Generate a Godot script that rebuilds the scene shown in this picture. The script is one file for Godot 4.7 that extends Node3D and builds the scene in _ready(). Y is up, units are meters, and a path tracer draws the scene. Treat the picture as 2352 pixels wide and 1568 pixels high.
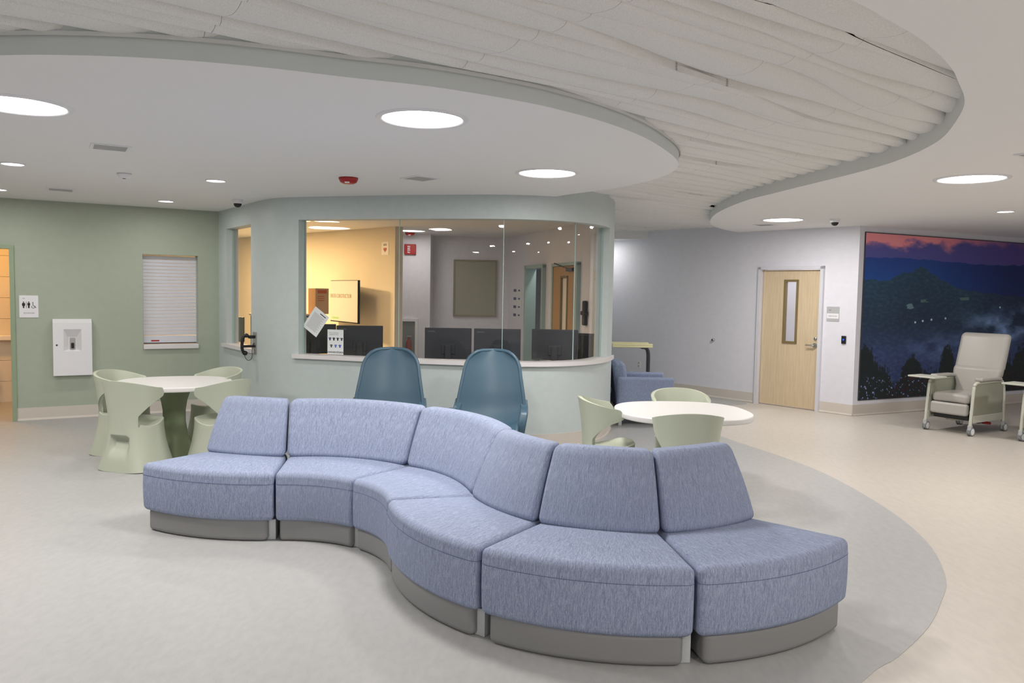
extends Node3D

# ---------------------------------------------------------------- mesh builder
class MB:
	var v := PackedVector3Array()
	var n := PackedVector3Array()
	var t := PackedVector2Array()
	var ix := PackedInt32Array()
	var xf := Transform3D.IDENTITY

	func vert(p: Vector3, nn: Vector3, uv := Vector2.ZERO) -> int:
		v.append(xf * p)
		n.append((xf.basis * nn).normalized())
		t.append(uv)
		return v.size() - 1

	func face(i: int, j: int, k: int) -> void:
		var g := (v[j] - v[i]).cross(v[k] - v[i])
		if g.length_squared() < 1e-16:
			return
		if g.dot(n[i] + n[j] + n[k]) > 0.0:
			ix.append_array(PackedInt32Array([i, k, j]))
		else:
			ix.append_array(PackedInt32Array([i, j, k]))

	# corners counter-clockwise seen from outside
	func quad(a: Vector3, b: Vector3, c: Vector3, d: Vector3, uvs := []) -> void:
		var nn := (b - a).cross(c - a).normalized()
		if nn.length_squared() < 0.5:
			nn = (c - a).cross(d - a).normalized()
		var uv := uvs
		if uv.is_empty():
			uv = [Vector2(0, 0), Vector2((b - a).length(), 0), Vector2((b - a).length(), (c - b).length()), Vector2(0, (c - b).length())]
		var i := vert(a, nn, uv[0])
		var j := vert(b, nn, uv[1])
		var k := vert(c, nn, uv[2])
		var l := vert(d, nn, uv[3])
		face(i, j, k)
		face(i, k, l)

	func box(c: Vector3, s: Vector3) -> void:
		var h := s * 0.5
		var x := Vector3(h.x, 0, 0)
		var y := Vector3(0, h.y, 0)
		var z := Vector3(0, 0, h.z)
		quad(c - x - y + z, c + x - y + z, c + x + y + z, c - x + y + z)
		quad(c + x - y - z, c - x - y - z, c - x + y - z, c + x + y - z)
		quad(c + x - y + z, c + x - y - z, c + x + y - z, c + x + y + z)
		quad(c - x - y - z, c - x - y + z, c - x + y + z, c - x + y - z)
		quad(c - x + y + z, c + x + y + z, c + x + y - z, c - x + y - z)
		quad(c - x - y - z, c + x - y - z, c + x - y + z, c - x - y + z)

	func axis_stops(h: float, r: float, seg: int, mid: int) -> PackedFloat32Array:
		var o := PackedFloat32Array()
		for i in seg:
			o.append(-h + r - r * tan(PI / 4.0 * (1.0 - float(i) / seg)))
		for i in mid + 1:
			o.append(lerpf(-h + r, h - r, float(i) / mid))
		for i in seg:
			o.append(h - r + r * tan(PI / 4.0 * float(i + 1) / seg))
		return o

	# rounded box; bend is an optional function of a point that shapes it
	func rbox(c: Vector3, s: Vector3, r: float, seg := 3, mid := Vector3i.ONE, bend = null) -> void:
		var h := s * 0.5
		var core := h - Vector3(r, r, r)
		var st := [axis_stops(h.x, r, seg, mid.x), axis_stops(h.y, r, seg, mid.y), axis_stops(h.z, r, seg, mid.z)]
		for ax in 3:
			var u := (ax + 1) % 3
			var w := (ax + 2) % 3
			for sg in [-1.0, 1.0]:
				var su: PackedFloat32Array = st[u]
				var sw: PackedFloat32Array = st[w]
				var base := v.size()
				for i in su.size():
					for j in sw.size():
						var p := Vector3.ZERO
						p[ax] = sg * h[ax]
						p[u] = su[i]
						p[w] = sw[j]
						var inner := p.clamp(-core, core)
						var nn := (p - inner).normalized()
						var q := inner + nn * r
						var uv := Vector2.ZERO
						if ax == 0:
							uv = Vector2(q.z, q.y)
						elif ax == 1:
							uv = Vector2(q.x, q.z)
						else:
							uv = Vector2(q.x, q.y)
						if bend != null:
							var e := 0.002
							var p0: Vector3 = bend.call(q)
							var jx: Vector3 = (bend.call(q + Vector3(e, 0, 0)) - p0) / e
							var jy: Vector3 = (bend.call(q + Vector3(0, e, 0)) - p0) / e
							var jz: Vector3 = (bend.call(q + Vector3(0, 0, e)) - p0) / e
							var m := jy.cross(jz) * nn.x + jz.cross(jx) * nn.y + jx.cross(jy) * nn.z
							if jx.cross(jy).dot(jz) < 0.0:
								m = -m
							vert(p0 + c, m.normalized(), uv)
						else:
							vert(q + c, nn, uv)
				for i in su.size() - 1:
					for j in sw.size() - 1:
						var a := base + i * sw.size() + j
						face(a, a + sw.size(), a + sw.size() + 1)
						face(a, a + sw.size() + 1, a + 1)

	# rows of points; smooth normals
	func grid(rows: Array, flip := false, wrap := false, us := 1.0, vs := 1.0) -> void:
		var nr := rows.size()
		var nc: int = rows[0].size()
		var base := v.size()
		for i in nr:
			for j in nc:
				var jl := (j - 1 + nc) % nc if wrap else maxi(j - 1, 0)
				var jr := (j + 1) % nc if wrap else mini(j + 1, nc - 1)
				var du: Vector3 = rows[i][jr] - rows[i][jl]
				var dv: Vector3 = rows[mini(i + 1, nr - 1)][j] - rows[maxi(i - 1, 0)][j]
				var nn := du.cross(dv)
				if nn.length_squared() < 1e-16:
					var i2 := 1 if i == 0 else nr - 2
					var du2: Vector3 = rows[i2][jr] - rows[i2][jl]
					nn = du2.cross(dv)
				nn = nn.normalized()
				vert(rows[i][j], -nn if flip else nn, Vector2(float(j) / maxi(nc - 1, 1) * us, float(i) / maxi(nr - 1, 1) * vs))
		for i in nr - 1:
			for j in (nc if wrap else nc - 1):
				var j2 := (j + 1) % nc
				var a := base + i * nc + j
				var b := base + i * nc + j2
				face(a, b, b + nc)
				face(a, b + nc, a + nc)

	func lathe(prof: Array, sides := 24, c := Vector3.ZERO, scale_z := 1.0) -> void:
		# prof: Vector2(radius, y); a repeated point makes a crease
		var start := 0
		for e in range(1, prof.size() + 1):
			if e == prof.size() or prof[e].is_equal_approx(prof[e - 1]):
				var seg: Array = prof.slice(start, e)
				start = e
				if seg.size() < 2:
					continue
				var base := v.size()
				for i in seg.size():
					var a: Vector2 = seg[maxi(i - 1, 0)]
					var b: Vector2 = seg[mini(i + 1, seg.size() - 1)]
					var d := (b - a).normalized()
					for k in sides:
						var an := TAU * k / sides
						var dir := Vector3(sin(an), 0, cos(an))
						vert(c + Vector3(dir.x * seg[i].x, seg[i].y, dir.z * seg[i].x * scale_z), dir * d.y - Vector3(0, d.x, 0), Vector2(float(k) / sides, seg[i].y))
				for i in seg.size() - 1:
					for k in sides:
						var a2 := base + i * sides + k
						var b2 := base + i * sides + (k + 1) % sides
						face(a2, b2, b2 + sides)
						face(a2, b2 + sides, a2 + sides)

	func disc(c: Vector3, r: float, nn: Vector3, sides := 32, scale_z := 1.0) -> void:
		var b := Basis(Quaternion(Vector3.UP, nn)) if nn != Vector3.DOWN else Basis(Vector3.RIGHT, PI)
		var m := vert(c, nn, Vector2(0.5, 0.5))
		var first := v.size()
		for k in sides:
			var an := TAU * k / sides
			vert(c + b * Vector3(sin(an) * r, 0, cos(an) * r * scale_z), nn, Vector2(0.5 + 0.5 * sin(an), 0.5 + 0.5 * cos(an)))
		for k in sides:
			face(m, first + k, first + (k + 1) % sides)

	func tube(path: Array, r: float, sides := 10, flat := 1.0, ups := Vector3.UP) -> void:
		var rows := []
		var last := Vector3.ZERO
		for i in path.size():
			var d: Vector3 = (path[mini(i + 1, path.size() - 1)] - path[maxi(i - 1, 0)]).normalized()
			var ref := ups
			if absf(d.dot(ref)) > 0.95:
				ref = Vector3.RIGHT if last == Vector3.ZERO else last
			var sx := d.cross(ref).normalized()
			var sy := sx.cross(d).normalized()
			last = sy
			var row := []
			for k in sides:
				var an := TAU * k / sides
				row.append(path[i] + sx * cos(an) * r + sy * sin(an) * r * flat)
			rows.append(row)
		grid(rows, false, true)
		var d0: Vector3 = (path[0] - path[1]).normalized()
		var d1: Vector3 = (path[-1] - path[-2]).normalized()
		for e in [[rows[0], path[0], d0], [rows[-1], path[-1], d1]]:
			var m := vert(e[1], e[2])
			var first := v.size()
			for p in e[0]:
				vert(p, e[2])
			for k in sides:
				face(m, first + k, first + (k + 1) % sides)

	# rectangular band swept along a path
	func band(path: Array, width: float, thick: float, side: Vector3) -> void:
		var rows := []
		for i in path.size():
			var d: Vector3 = (path[mini(i + 1, path.size() - 1)] - path[maxi(i - 1, 0)]).normalized()
			var sx := (side - d * side.dot(d)).normalized()
			var sy := d.cross(sx).normalized()
			var row := []
			var hw := width * 0.5
			var ht := thick * 0.5
			var r := minf(hw, ht) * 0.9
			for q in 4:
				var cx := (hw - r) * (1.0 if q in [0, 3] else -1.0)
				var cy := (ht - r) * (1.0 if q < 2 else -1.0)
				for s in 4:
					var an := PI / 2.0 * (q + s / 3.0)
					row.append(path[i] + sx * (cx + r * cos(an)) + sy * (cy + r * sin(an)))
			rows.append(row)
		grid(rows, true, true)
		for e in [[rows[0], (path[0] - path[1]).normalized()], [rows[-1], (path[-1] - path[-2]).normalized()]]:
			var c := Vector3.ZERO
			for p in e[0]:
				c += p
			c /= e[0].size()
			var m := vert(c, e[1])
			var first := v.size()
			for p in e[0]:
				vert(p, e[1])
			for k in e[0].size():
				face(m, first + k, first + (k + 1) % e[0].size())

	# flat polygon in the xz plane
	func poly(pts: PackedVector2Array, y: float, up := true) -> void:
		var tr := Geometry2D.triangulate_polygon(pts)
		var base := v.size()
		for p in pts:
			vert(Vector3(p.x, y, p.y), Vector3.UP if up else Vector3.DOWN, p)
		for i in range(0, tr.size(), 3):
			face(base + tr[i], base + tr[i + 1], base + tr[i + 2])

	# vertical strip along a line in the xz plane, facing the left or right of it
	func strip(pts: PackedVector2Array, y0: float, y1: float, right: bool, closed := false) -> void:
		var a := []
		var b := []
		var s := 0.0
		var lens := []
		var q := Array(pts)
		if closed:
			q.append(pts[0])
		for i in q.size():
			if i > 0:
				s += (q[i] - q[i - 1]).length()
			lens.append(s)
			a.append(Vector3(q[i].x, y0, q[i].y))
			b.append(Vector3(q[i].x, y1, q[i].y))
		var base := v.size()
		grid([a, b], right)
		for j in q.size():
			t[base + j] = Vector2(lens[j], y0)
			t[base + q.size() + j] = Vector2(lens[j], y1)

	# solid of a polygon in the xz plane
	func slab(pts: PackedVector2Array, y0: float, y1: float) -> void:
		poly(pts, y1, true)
		poly(pts, y0, false)
		for i in pts.size():
			var a := pts[i]
			var b := pts[(i + 1) % pts.size()]
			var base := v.size()
			quad(Vector3(a.x, y0, a.y), Vector3(b.x, y0, b.y), Vector3(b.x, y1, b.y), Vector3(a.x, y1, a.y))
			if Geometry2D.is_polygon_clockwise(pts):
				pass
			else:
				for k in 4:
					n[base + k] = -n[base + k]
				ix.resize(ix.size() - 6)
				face(base, base + 1, base + 2)
				face(base, base + 2, base + 3)

	# solid of a polygon in the xy plane, between z0 and z1
	func plate(pts: PackedVector2Array, z0: float, z1: float) -> void:
		var tr := Geometry2D.triangulate_polygon(pts)
		for e in [[z1, Vector3.BACK], [z0, Vector3.FORWARD]]:
			var base := v.size()
			for p in pts:
				vert(Vector3(p.x, p.y, e[0]), e[1], p)
			for i in range(0, tr.size(), 3):
				face(base + tr[i], base + tr[i + 1], base + tr[i + 2])
		var sgn := 1.0 if Geometry2D.is_polygon_clockwise(pts) else -1.0
		for i in pts.size():
			var a := pts[i]
			var b := pts[(i + 1) % pts.size()]
			var d := (b - a).normalized()
			var nn := Vector3(-d.y, d.x, 0) * sgn
			var b0 := vert(Vector3(a.x, a.y, z0), nn)
			vert(Vector3(b.x, b.y, z0), nn)
			vert(Vector3(b.x, b.y, z1), nn)
			vert(Vector3(a.x, a.y, z1), nn)
			face(b0, b0 + 1, b0 + 2)
			face(b0, b0 + 2, b0 + 3)

	func mesh() -> ArrayMesh:
		var arr := []
		arr.resize(Mesh.ARRAY_MAX)
		arr[Mesh.ARRAY_VERTEX] = v
		arr[Mesh.ARRAY_NORMAL] = n
		arr[Mesh.ARRAY_TEX_UV] = t
		arr[Mesh.ARRAY_INDEX] = ix
		var m := ArrayMesh.new()
		m.add_surface_from_arrays(Mesh.PRIMITIVE_TRIANGLES, arr)
		return m


# ---------------------------------------------------------------- helpers
var M := {}
var names := {}

func numbered(called: String) -> String:
	if not names.has(called):
		names[called] = 0
		return called
	names[called] += 1
	return "%s_%03d" % [called, names[called]]

func obj(called: String, b: MB, m: Material, parent: Node = null) -> MeshInstance3D:
	var o := MeshInstance3D.new()
	o.mesh = b.mesh()
	o.material_override = m
	if parent == null:
		o.name = numbered(called)
		add_child(o)
	else:
		o.name = called
		parent.add_child(o, true)
	return o

func put(called: String, mesh: Mesh, m: Material, parent: Node, at := Vector3.ZERO) -> MeshInstance3D:
	var o := MeshInstance3D.new()
	o.mesh = mesh
	o.material_override = m
	o.name = called
	o.position = at
	parent.add_child(o, true)
	return o

func tag(o: Node, label: String, category: String, group := "") -> Node:
	o.set_meta("label", label)
	o.set_meta("category", category)
	if group != "":
		o.set_meta("group", group)
	return o

func thing(called: String, label: String, category: String, xf: Transform3D, group := "") -> Node3D:
	var o := Node3D.new()
	o.name = numbered(called)
	add_child(o)
	o.transform = xf
	tag(o, label, category, group)
	return o

func at(x: float, y: float, z: float, turn := 0.0) -> Transform3D:
	return Transform3D(Basis(Vector3.UP, turn), Vector3(x, y, z))

func struct(called: String, b: MB, m: Material, parent: Node = null) -> MeshInstance3D:
	var o := obj(called, b, m, parent)
	if parent == null:
		o.set_meta("kind", "structure")
	return o

# frame of a wall: x along it, y up, z out of it into the room
func frame(p: Vector2, q: Vector2) -> Transform3D:
	var d := Vector3(q.x - p.x, 0, q.y - p.y).normalized()
	return Transform3D(Basis(d, Vector3.UP, d.cross(Vector3.UP)), Vector3(p.x, 0, p.y))

func on(w: Transform3D, tt: float, h: float, out := 0.0) -> Transform3D:
	return Transform3D(w.basis, w * Vector3(tt, h, out))

func mat(c: Color, rough := 0.6, metal := 0.0, tex: Texture2D = null, tscale := 1.0, tri := true, spec := 0.5) -> StandardMaterial3D:
	var m := StandardMaterial3D.new()
	m.albedo_color = c
	m.roughness = rough
	m.metallic = metal
	m.metallic_specular = spec
	if tex:
		m.albedo_texture = tex
		m.uv1_scale = Vector3(tscale, tscale, tscale)
		m.uv1_triplanar = tri
		m.uv1_world_triplanar = tri
	return m

func c8(r: int, g: int, b: int) -> Color:
	return Color8(r, g, b)

func noise_bytes(w: int, h: int, freq: float, sd: int, oct := 3) -> PackedByteArray:
	var f := FastNoiseLite.new()
	f.seed = sd
	f.frequency = freq
	f.fractal_octaves = oct
	f.noise_type = FastNoiseLite.TYPE_SIMPLEX_SMOOTH
	var im := f.get_seamless_image(w, h)
	im.convert(Image.FORMAT_L8)
	return im.get_data()

# two layers of noise between two tones; squeeze draws the grain out along one direction
func grain(sd: int, w: int, h: int, f1: float, f2: float, lo: Color, hi: Color, gx := 1, gy := 1, pits := 0.0) -> ImageTexture:
	var a := noise_bytes(w / gx, h / gy, f1, sd, 4)
	var b := noise_bytes(w, h, f2, sd + 7, 3)
	var ia := Image.create_from_data(w / gx, h / gy, false, Image.FORMAT_L8, a)
	ia.resize(w, h, Image.INTERPOLATE_CUBIC)
	a = ia.get_data()
	var out := PackedByteArray()
	out.resize(w * h * 3)
	var rg := RandomNumberGenerator.new()
	rg.seed = sd
	for i in w * h:
		var k := clampf((a[i] * 0.65 + b[i] * 0.35) / 255.0 * 1.4 - 0.2, 0.0, 1.0)
		var c := lo.lerp(hi, k)
		if pits > 0.0 and rg.randf() < pits:
			c = c.darkened(0.45)
		out[i * 3] = int(c.r * 255.0)
		out[i * 3 + 1] = int(c.g * 255.0)
		out[i * 3 + 2] = int(c.b * 255.0)
	var im := Image.create_from_data(w, h, false, Image.FORMAT_RGB8, out)
	im.generate_mipmaps()
	return ImageTexture.create_from_image(im)

# upholstery: short vertical threads in three tones
func fabric_image() -> Image:
	var w := 512
	var im := Image.create(w, w, false, Image.FORMAT_RGB8)
	var rg := RandomNumberGenerator.new()
	rg.seed = 41
	im.fill(Color(0.80, 0.815, 0.85))
	for k in 9000:
		var x := rg.randi_range(0, w - 1)
		var y := rg.randi_range(0, w - 1)
		var l := rg.randi_range(14, 70)
		var tone := rg.randf()
		var c := Color(0.66, 0.685, 0.75)
		if tone > 0.6:
			c = Color(0.93, 0.945, 0.97)
		elif tone > 0.4:
			c = Color(0.76, 0.80, 0.83)
		for q in l:
			var xx := (x + int(1.5 * sin((y + q) * 0.06 + x))) % w
			im.set_pixel((xx + w) % w, (y + q) % w, c)
	return im

func wood_texture() -> ImageTexture:
	var w := 512
	var h := 512
	var a := Image.create_from_data(w, h / 16, false, Image.FORMAT_L8, noise_bytes(w, h / 16, 0.045, 5, 4))
	a.resize(w, h, Image.INTERPOLATE_CUBIC)
	var out := PackedByteArray()
	out.resize(w * h * 3)
	var d := a.get_data()
	for i in w * h:
		var k := d[i] / 255.0
		var c := Color(0.87, 0.805, 0.70).lerp(Color(0.82, 0.745, 0.63), k)
		out[i * 3] = int(c.r * 255)
		out[i * 3 + 1] = int(c.g * 255)
		out[i * 3 + 2] = int(c.b * 255)
	return ImageTexture.create_from_image(Image.create_from_data(w, h, false, Image.FORMAT_RGB8, out))

func spline(p: Array, step := 0.04) -> PackedVector2Array:
	var out := PackedVector2Array()
	for i in p.size() - 1:
		var p0: Vector2 = p[maxi(i - 1, 0)]
		var p1: Vector2 = p[i]
		var p2: Vector2 = p[i + 1]
		var p3: Vector2 = p[mini(i + 2, p.size() - 1)]
		var k := maxi(2, ceili((p2 - p1).length() / step))
		for j in k:
			var s := float(j) / k
			out.append(0.5 * (2.0 * p1 + (p2 - p0) * s + (2.0 * p0 - 5.0 * p1 + 4.0 * p2 - p3) * s * s + (3.0 * p1 - p0 - 3.0 * p2 + p3) * s * s * s))
	out.append(p[-1])
	return out

func spline3(p: Array, k := 8) -> Array:
	var out := []
	for i in p.size() - 1:
		var p0: Vector3 = p[maxi(i - 1, 0)]
		var p1: Vector3 = p[i]
		var p2: Vector3 = p[i + 1]
		var p3: Vector3 = p[mini(i + 2, p.size() - 1)]
		for j in k:
			var s := float(j) / k
			out.append(0.5 * (2.0 * p1 + (p2 - p0) * s + (2.0 * p0 - 5.0 * p1 + 4.0 * p2 - p3) * s * s + (3.0 * p1 - p0 - 3.0 * p2 + p3) * s * s * s))
	out.append(p[-1])
	return out

func v2(a: Array) -> Array:
	var o := []
	for i in range(0, a.size(), 2):
		o.append(Vector2(a[i], a[i + 1]))
	return o

func lettering(txt: String, height: float, m: Material, parent: Node, xf: Transform3D, bold := false, called := "lettering") -> void:
	var f := SystemFont.new()
	f.font_names = PackedStringArray(["Droid Sans"])
	if bold:
		f.font_weight = 700
	var tm := TextMesh.new()
	tm.font = f
	tm.text = txt
	tm.font_size = 32
	tm.pixel_size = height / 24.0
	tm.depth = 0.001
	tm.curve_step = 2.0
	var o := MeshInstance3D.new()
	o.name = called
	o.mesh = tm
	o.material_override = m
	o.transform = xf
	parent.add_child(o, true)

const H := 2.74
const H2 := 2.86
const TOP := 3.05


# ---------------------------------------------------------------- the scene
func _ready() -> void:
	var cam := Camera3D.new()
	cam.position = Vector3(0, 1.7, 0)
	cam.rotation_degrees = Vector3(-3.55, 0, 1.0)
	cam.fov = 2.0 * rad_to_deg(atan(784.0 / 1810.0))
	cam.near = 0.05
	cam.far = 100.0
	add_child(cam)
	cam.current = true
	var we := WorldEnvironment.new()
	var env := Environment.new()
	env.background_mode = Environment.BG_COLOR
	env.background_color = Color.BLACK
	env.tonemap_mode = Environment.TONE_MAPPER_LINEAR
	env.tonemap_exposure = 1.0
	env.sdfgi_enabled = true
	env.ssao_enabled = true
	env.ssil_enabled = true
	we.environment = env
	add_child(we)
	materials()
	shell()
	nurse_station()
	ceiling()
	lamps()
	sofa()
	tables_and_chairs()
	rockers()
	armchair()
	recliners()
	wall_things()
	ceiling_things()
	station_things()
	restroom_things()


func materials() -> void:
	M.ceiling = mat(c8(240, 240, 241), 0.9)
	M.paint_green = mat(c8(174, 184, 167), 0.55, 0, grain(11, 512, 512, 0.02, 0.12, Color(0.97, 0.97, 0.97), Color.WHITE), 0.8)
	M.paint_teal = mat(c8(202, 212, 212), 0.5, 0, grain(12, 512, 512, 0.02, 0.12, Color(0.97, 0.97, 0.97), Color.WHITE), 0.8)
	M.paint_white = mat(c8(232, 232, 241), 0.55, 0, grain(13, 512, 512, 0.02, 0.12, Color(0.97, 0.97, 0.97), Color.WHITE), 0.8)
	M.paint_cream = mat(c8(226, 218, 204), 0.7)
	M.fascia = mat(c8(222, 229, 229), 0.7)
	M.fascia_grey = mat(c8(226, 228, 227), 0.7)
	M.frame_white = mat(c8(216, 216, 224), 0.4)
	M.frame_green = mat(c8(148, 166, 138), 0.4)
	M.frame_teal = mat(c8(168, 192, 190), 0.4)
	M.base = mat(c8(212, 204, 195), 0.5)
	M.vinyl_grey = mat(Color.WHITE, 0.42, 0, grain(21, 1024, 1024, 0.02, 0.12, c8(170, 170, 170), c8(180, 180, 179), 1, 2), 0.8, true, 0.45)
	M.vinyl_beige = mat(Color.WHITE, 0.40, 0, grain(22, 1024, 1024, 0.02, 0.12, c8(197, 190, 181), c8(207, 200, 191), 1, 3), 0.8, true, 0.45)
	M.panel = mat(Color.WHITE, 0.95, 0, grain(23, 1024, 1024, 0.05, 0.35, c8(230, 230, 228), c8(245, 245, 244), 1, 1, 0.05), 1.6, true, 0.2)
	M.gap = mat(c8(120, 110, 94), 0.9)
	var fim := fabric_image()
	var ft := ImageTexture.create_from_image(fim)
	M.fabric = mat(c8(186, 194, 214), 0.85, 0, ft, 3.2, false, 0.25)
	M.fabric.heightmap_enabled = true
	M.fabric.heightmap_texture = ft
	M.fabric.heightmap_scale = 0.10
	M.fabric_dark = mat(c8(172, 182, 204), 0.85, 0, ft, 4.0, false, 0.25)
	M.seam = mat(c8(96, 106, 142), 0.9)
	M.plinth = mat(c8(140, 140, 140), 0.5)
	M.plinth_light = mat(c8(196, 200, 202), 0.5)
	M.chair_green = mat(c8(192, 198, 180), 0.5, 0, grain(25, 256, 256, 0.1, 0.4, Color(0.97, 0.97, 0.97), Color.WHITE), 4.0)
	M.stem_green = mat(c8(128, 140, 108), 0.5)
	M.table_white = mat(c8(232, 230, 228), 0.35)
	M.rocker = mat(c8(66, 95, 113), 0.42, 0, grain(26, 256, 256, 0.1, 0.4, Color(0.96, 0.96, 0.96), Color.WHITE), 4.0)
	M.sill = mat(c8(228, 225, 226), 0.35)
	M.white_plastic = mat(c8(236, 236, 240), 0.4)
	M.grey_plastic = mat(c8(182, 184, 186), 0.45)
	M.vent = mat(c8(188, 189, 190), 0.5)
	M.black = mat(c8(24, 24, 27), 0.4)
	M.ink = mat(c8(34, 34, 36), 0.6)
	M.ink_grey = mat(c8(130, 132, 136), 0.6)
	M.monitor = mat(c8(52, 54, 62), 0.45)
	M.monitor_logo = mat(c8(128, 132, 138), 0.4)
	M.red = mat(c8(168, 22, 24), 0.35)
	M.blue_glow = mat(c8(30, 70, 200), 0.4)
	M.blue_glow.emission_enabled = true
	M.blue_glow.emission = c8(40, 100, 255)
	M.blue_glow.emission_energy_multiplier = 0.8
	M.steel = mat(c8(190, 188, 184), 0.32, 1.0)
	M.chrome = mat(c8(205, 205, 208), 0.15, 1.0)
	M.dark_steel = mat(c8(86, 88, 94), 0.3, 0.8)
	M.shutter = mat(c8(218, 219, 228), 0.45)
	M.wood = mat(c8(255, 252, 246), 0.42, 0, wood_texture(), 1.0, false)
	M.wood.uv1_triplanar = true
	M.wood.uv1_scale = Vector3(1.2, 1.2, 1.2)
	M.wood_edge = mat(c8(176, 138, 88), 0.45)
	M.bronze = mat(c8(128, 112, 74), 0.5)
	M.paper = mat(c8(228, 232, 234), 0.7)
	M.glass = StandardMaterial3D.new()
	M.glass.transparency = BaseMaterial3D.TRANSPARENCY_ALPHA
	M.glass.albedo_color = Color(0.13, 0.17, 0.14, 0.12)
	M.glass.roughness = 0.0
	M.glass_clear = StandardMaterial3D.new()
	M.glass_clear.transparency = BaseMaterial3D.TRANSPARENCY_ALPHA
	M.glass_clear.albedo_color = Color(0.9, 0.95, 0.95, 0.05)
	M.glass_clear.roughness = 0.0
	M.vinyl_seat = mat(c8(176, 173, 168), 0.38)
	M.recliner_frame = mat(c8(204, 206, 194), 0.4)
	M.recliner_panel = mat(c8(160, 162, 146), 0.55)
	M.cream = mat(c8(222, 218, 176), 0.35)
	M.cardboard = mat(c8(214, 170, 128), 0.8)
	M.cardboard_print = mat(c8(206, 104, 60), 0.8)
	M.yellow = mat(c8(226, 176, 40), 0.35)
	M.ceramic = mat(c8(240, 238, 234), 0.2)
	M.tile = mat(c8(232, 224, 210), 0.3)
	M.grout = mat(c8(176, 168, 152), 0.9)
	M.desk = mat(c8(190, 176, 156), 0.5)
	M.lens = StandardMaterial3D.new()
	M.lens.albedo_color = Color.WHITE
	M.lens.emission_enabled = true
	M.lens.emission = c8(255, 252, 248)
	M.lens.emission_energy_multiplier = 14.0
	M.lens_dim = M.lens.duplicate()
	M.lens_dim.emission_energy_multiplier = 5.0
	M.lens_warm = M.lens.duplicate()
	M.lens_warm.emission = c8(255, 214, 150)
	M.lens_warm.emission_energy_multiplier = 2.5


# walls in their own frames
var WG: Transform3D   # green wall; t from the restroom door jamb
var WR: Transform3D   # white wall with the door; ends at the corner at t = 6
var WM: Transform3D   # wall with the mural; starts at the same corner
const K := Vector2(4.95, -11.35)

# a flat wall with openings [t0, h0, t1, h1], 'deep' thick behind its face
func flat_wall(b: MB, w: Transform3D, t0: float, t1: float, y1: float, deep: float, holes: Array) -> void:
	b.xf = w
	var ts := [t0, t1]
	for o in holes:
		ts.append(o[0])
		ts.append(o[2])
	ts.sort()
	for i in ts.size() - 1:
		var a: float = ts[i]
		var c: float = ts[i + 1]
		if c - a < 1e-4:
			continue
		var y := 0.0
		for o in holes:
			if o[0] <= a + 1e-4 and o[2] >= c - 1e-4:
				if o[1] > y:
					b.box(Vector3((a + c) / 2, (y + o[1]) / 2, -deep / 2), Vector3(c - a, o[1] - y, deep))
				y = o[3]
		b.box(Vector3((a + c) / 2, (y + y1) / 2, -deep / 2), Vector3(c - a, y1 - y, deep))
	b.xf = Transform3D.IDENTITY

func baseboard(b: MB, w: Transform3D, t0: float, t1: float) -> void:
	b.xf = w
	b.box(Vector3((t0 + t1) / 2, 0.08, 0.004), Vector3(t1 - t0, 0.16, 0.008))
	b.quad(Vector3(t0, 0.004, 0.02), Vector3(t1, 0.004, 0.02), Vector3(t1, 0.03, 0.008), Vector3(t0, 0.03, 0.008))
	b.xf = Transform3D.IDENTITY

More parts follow.
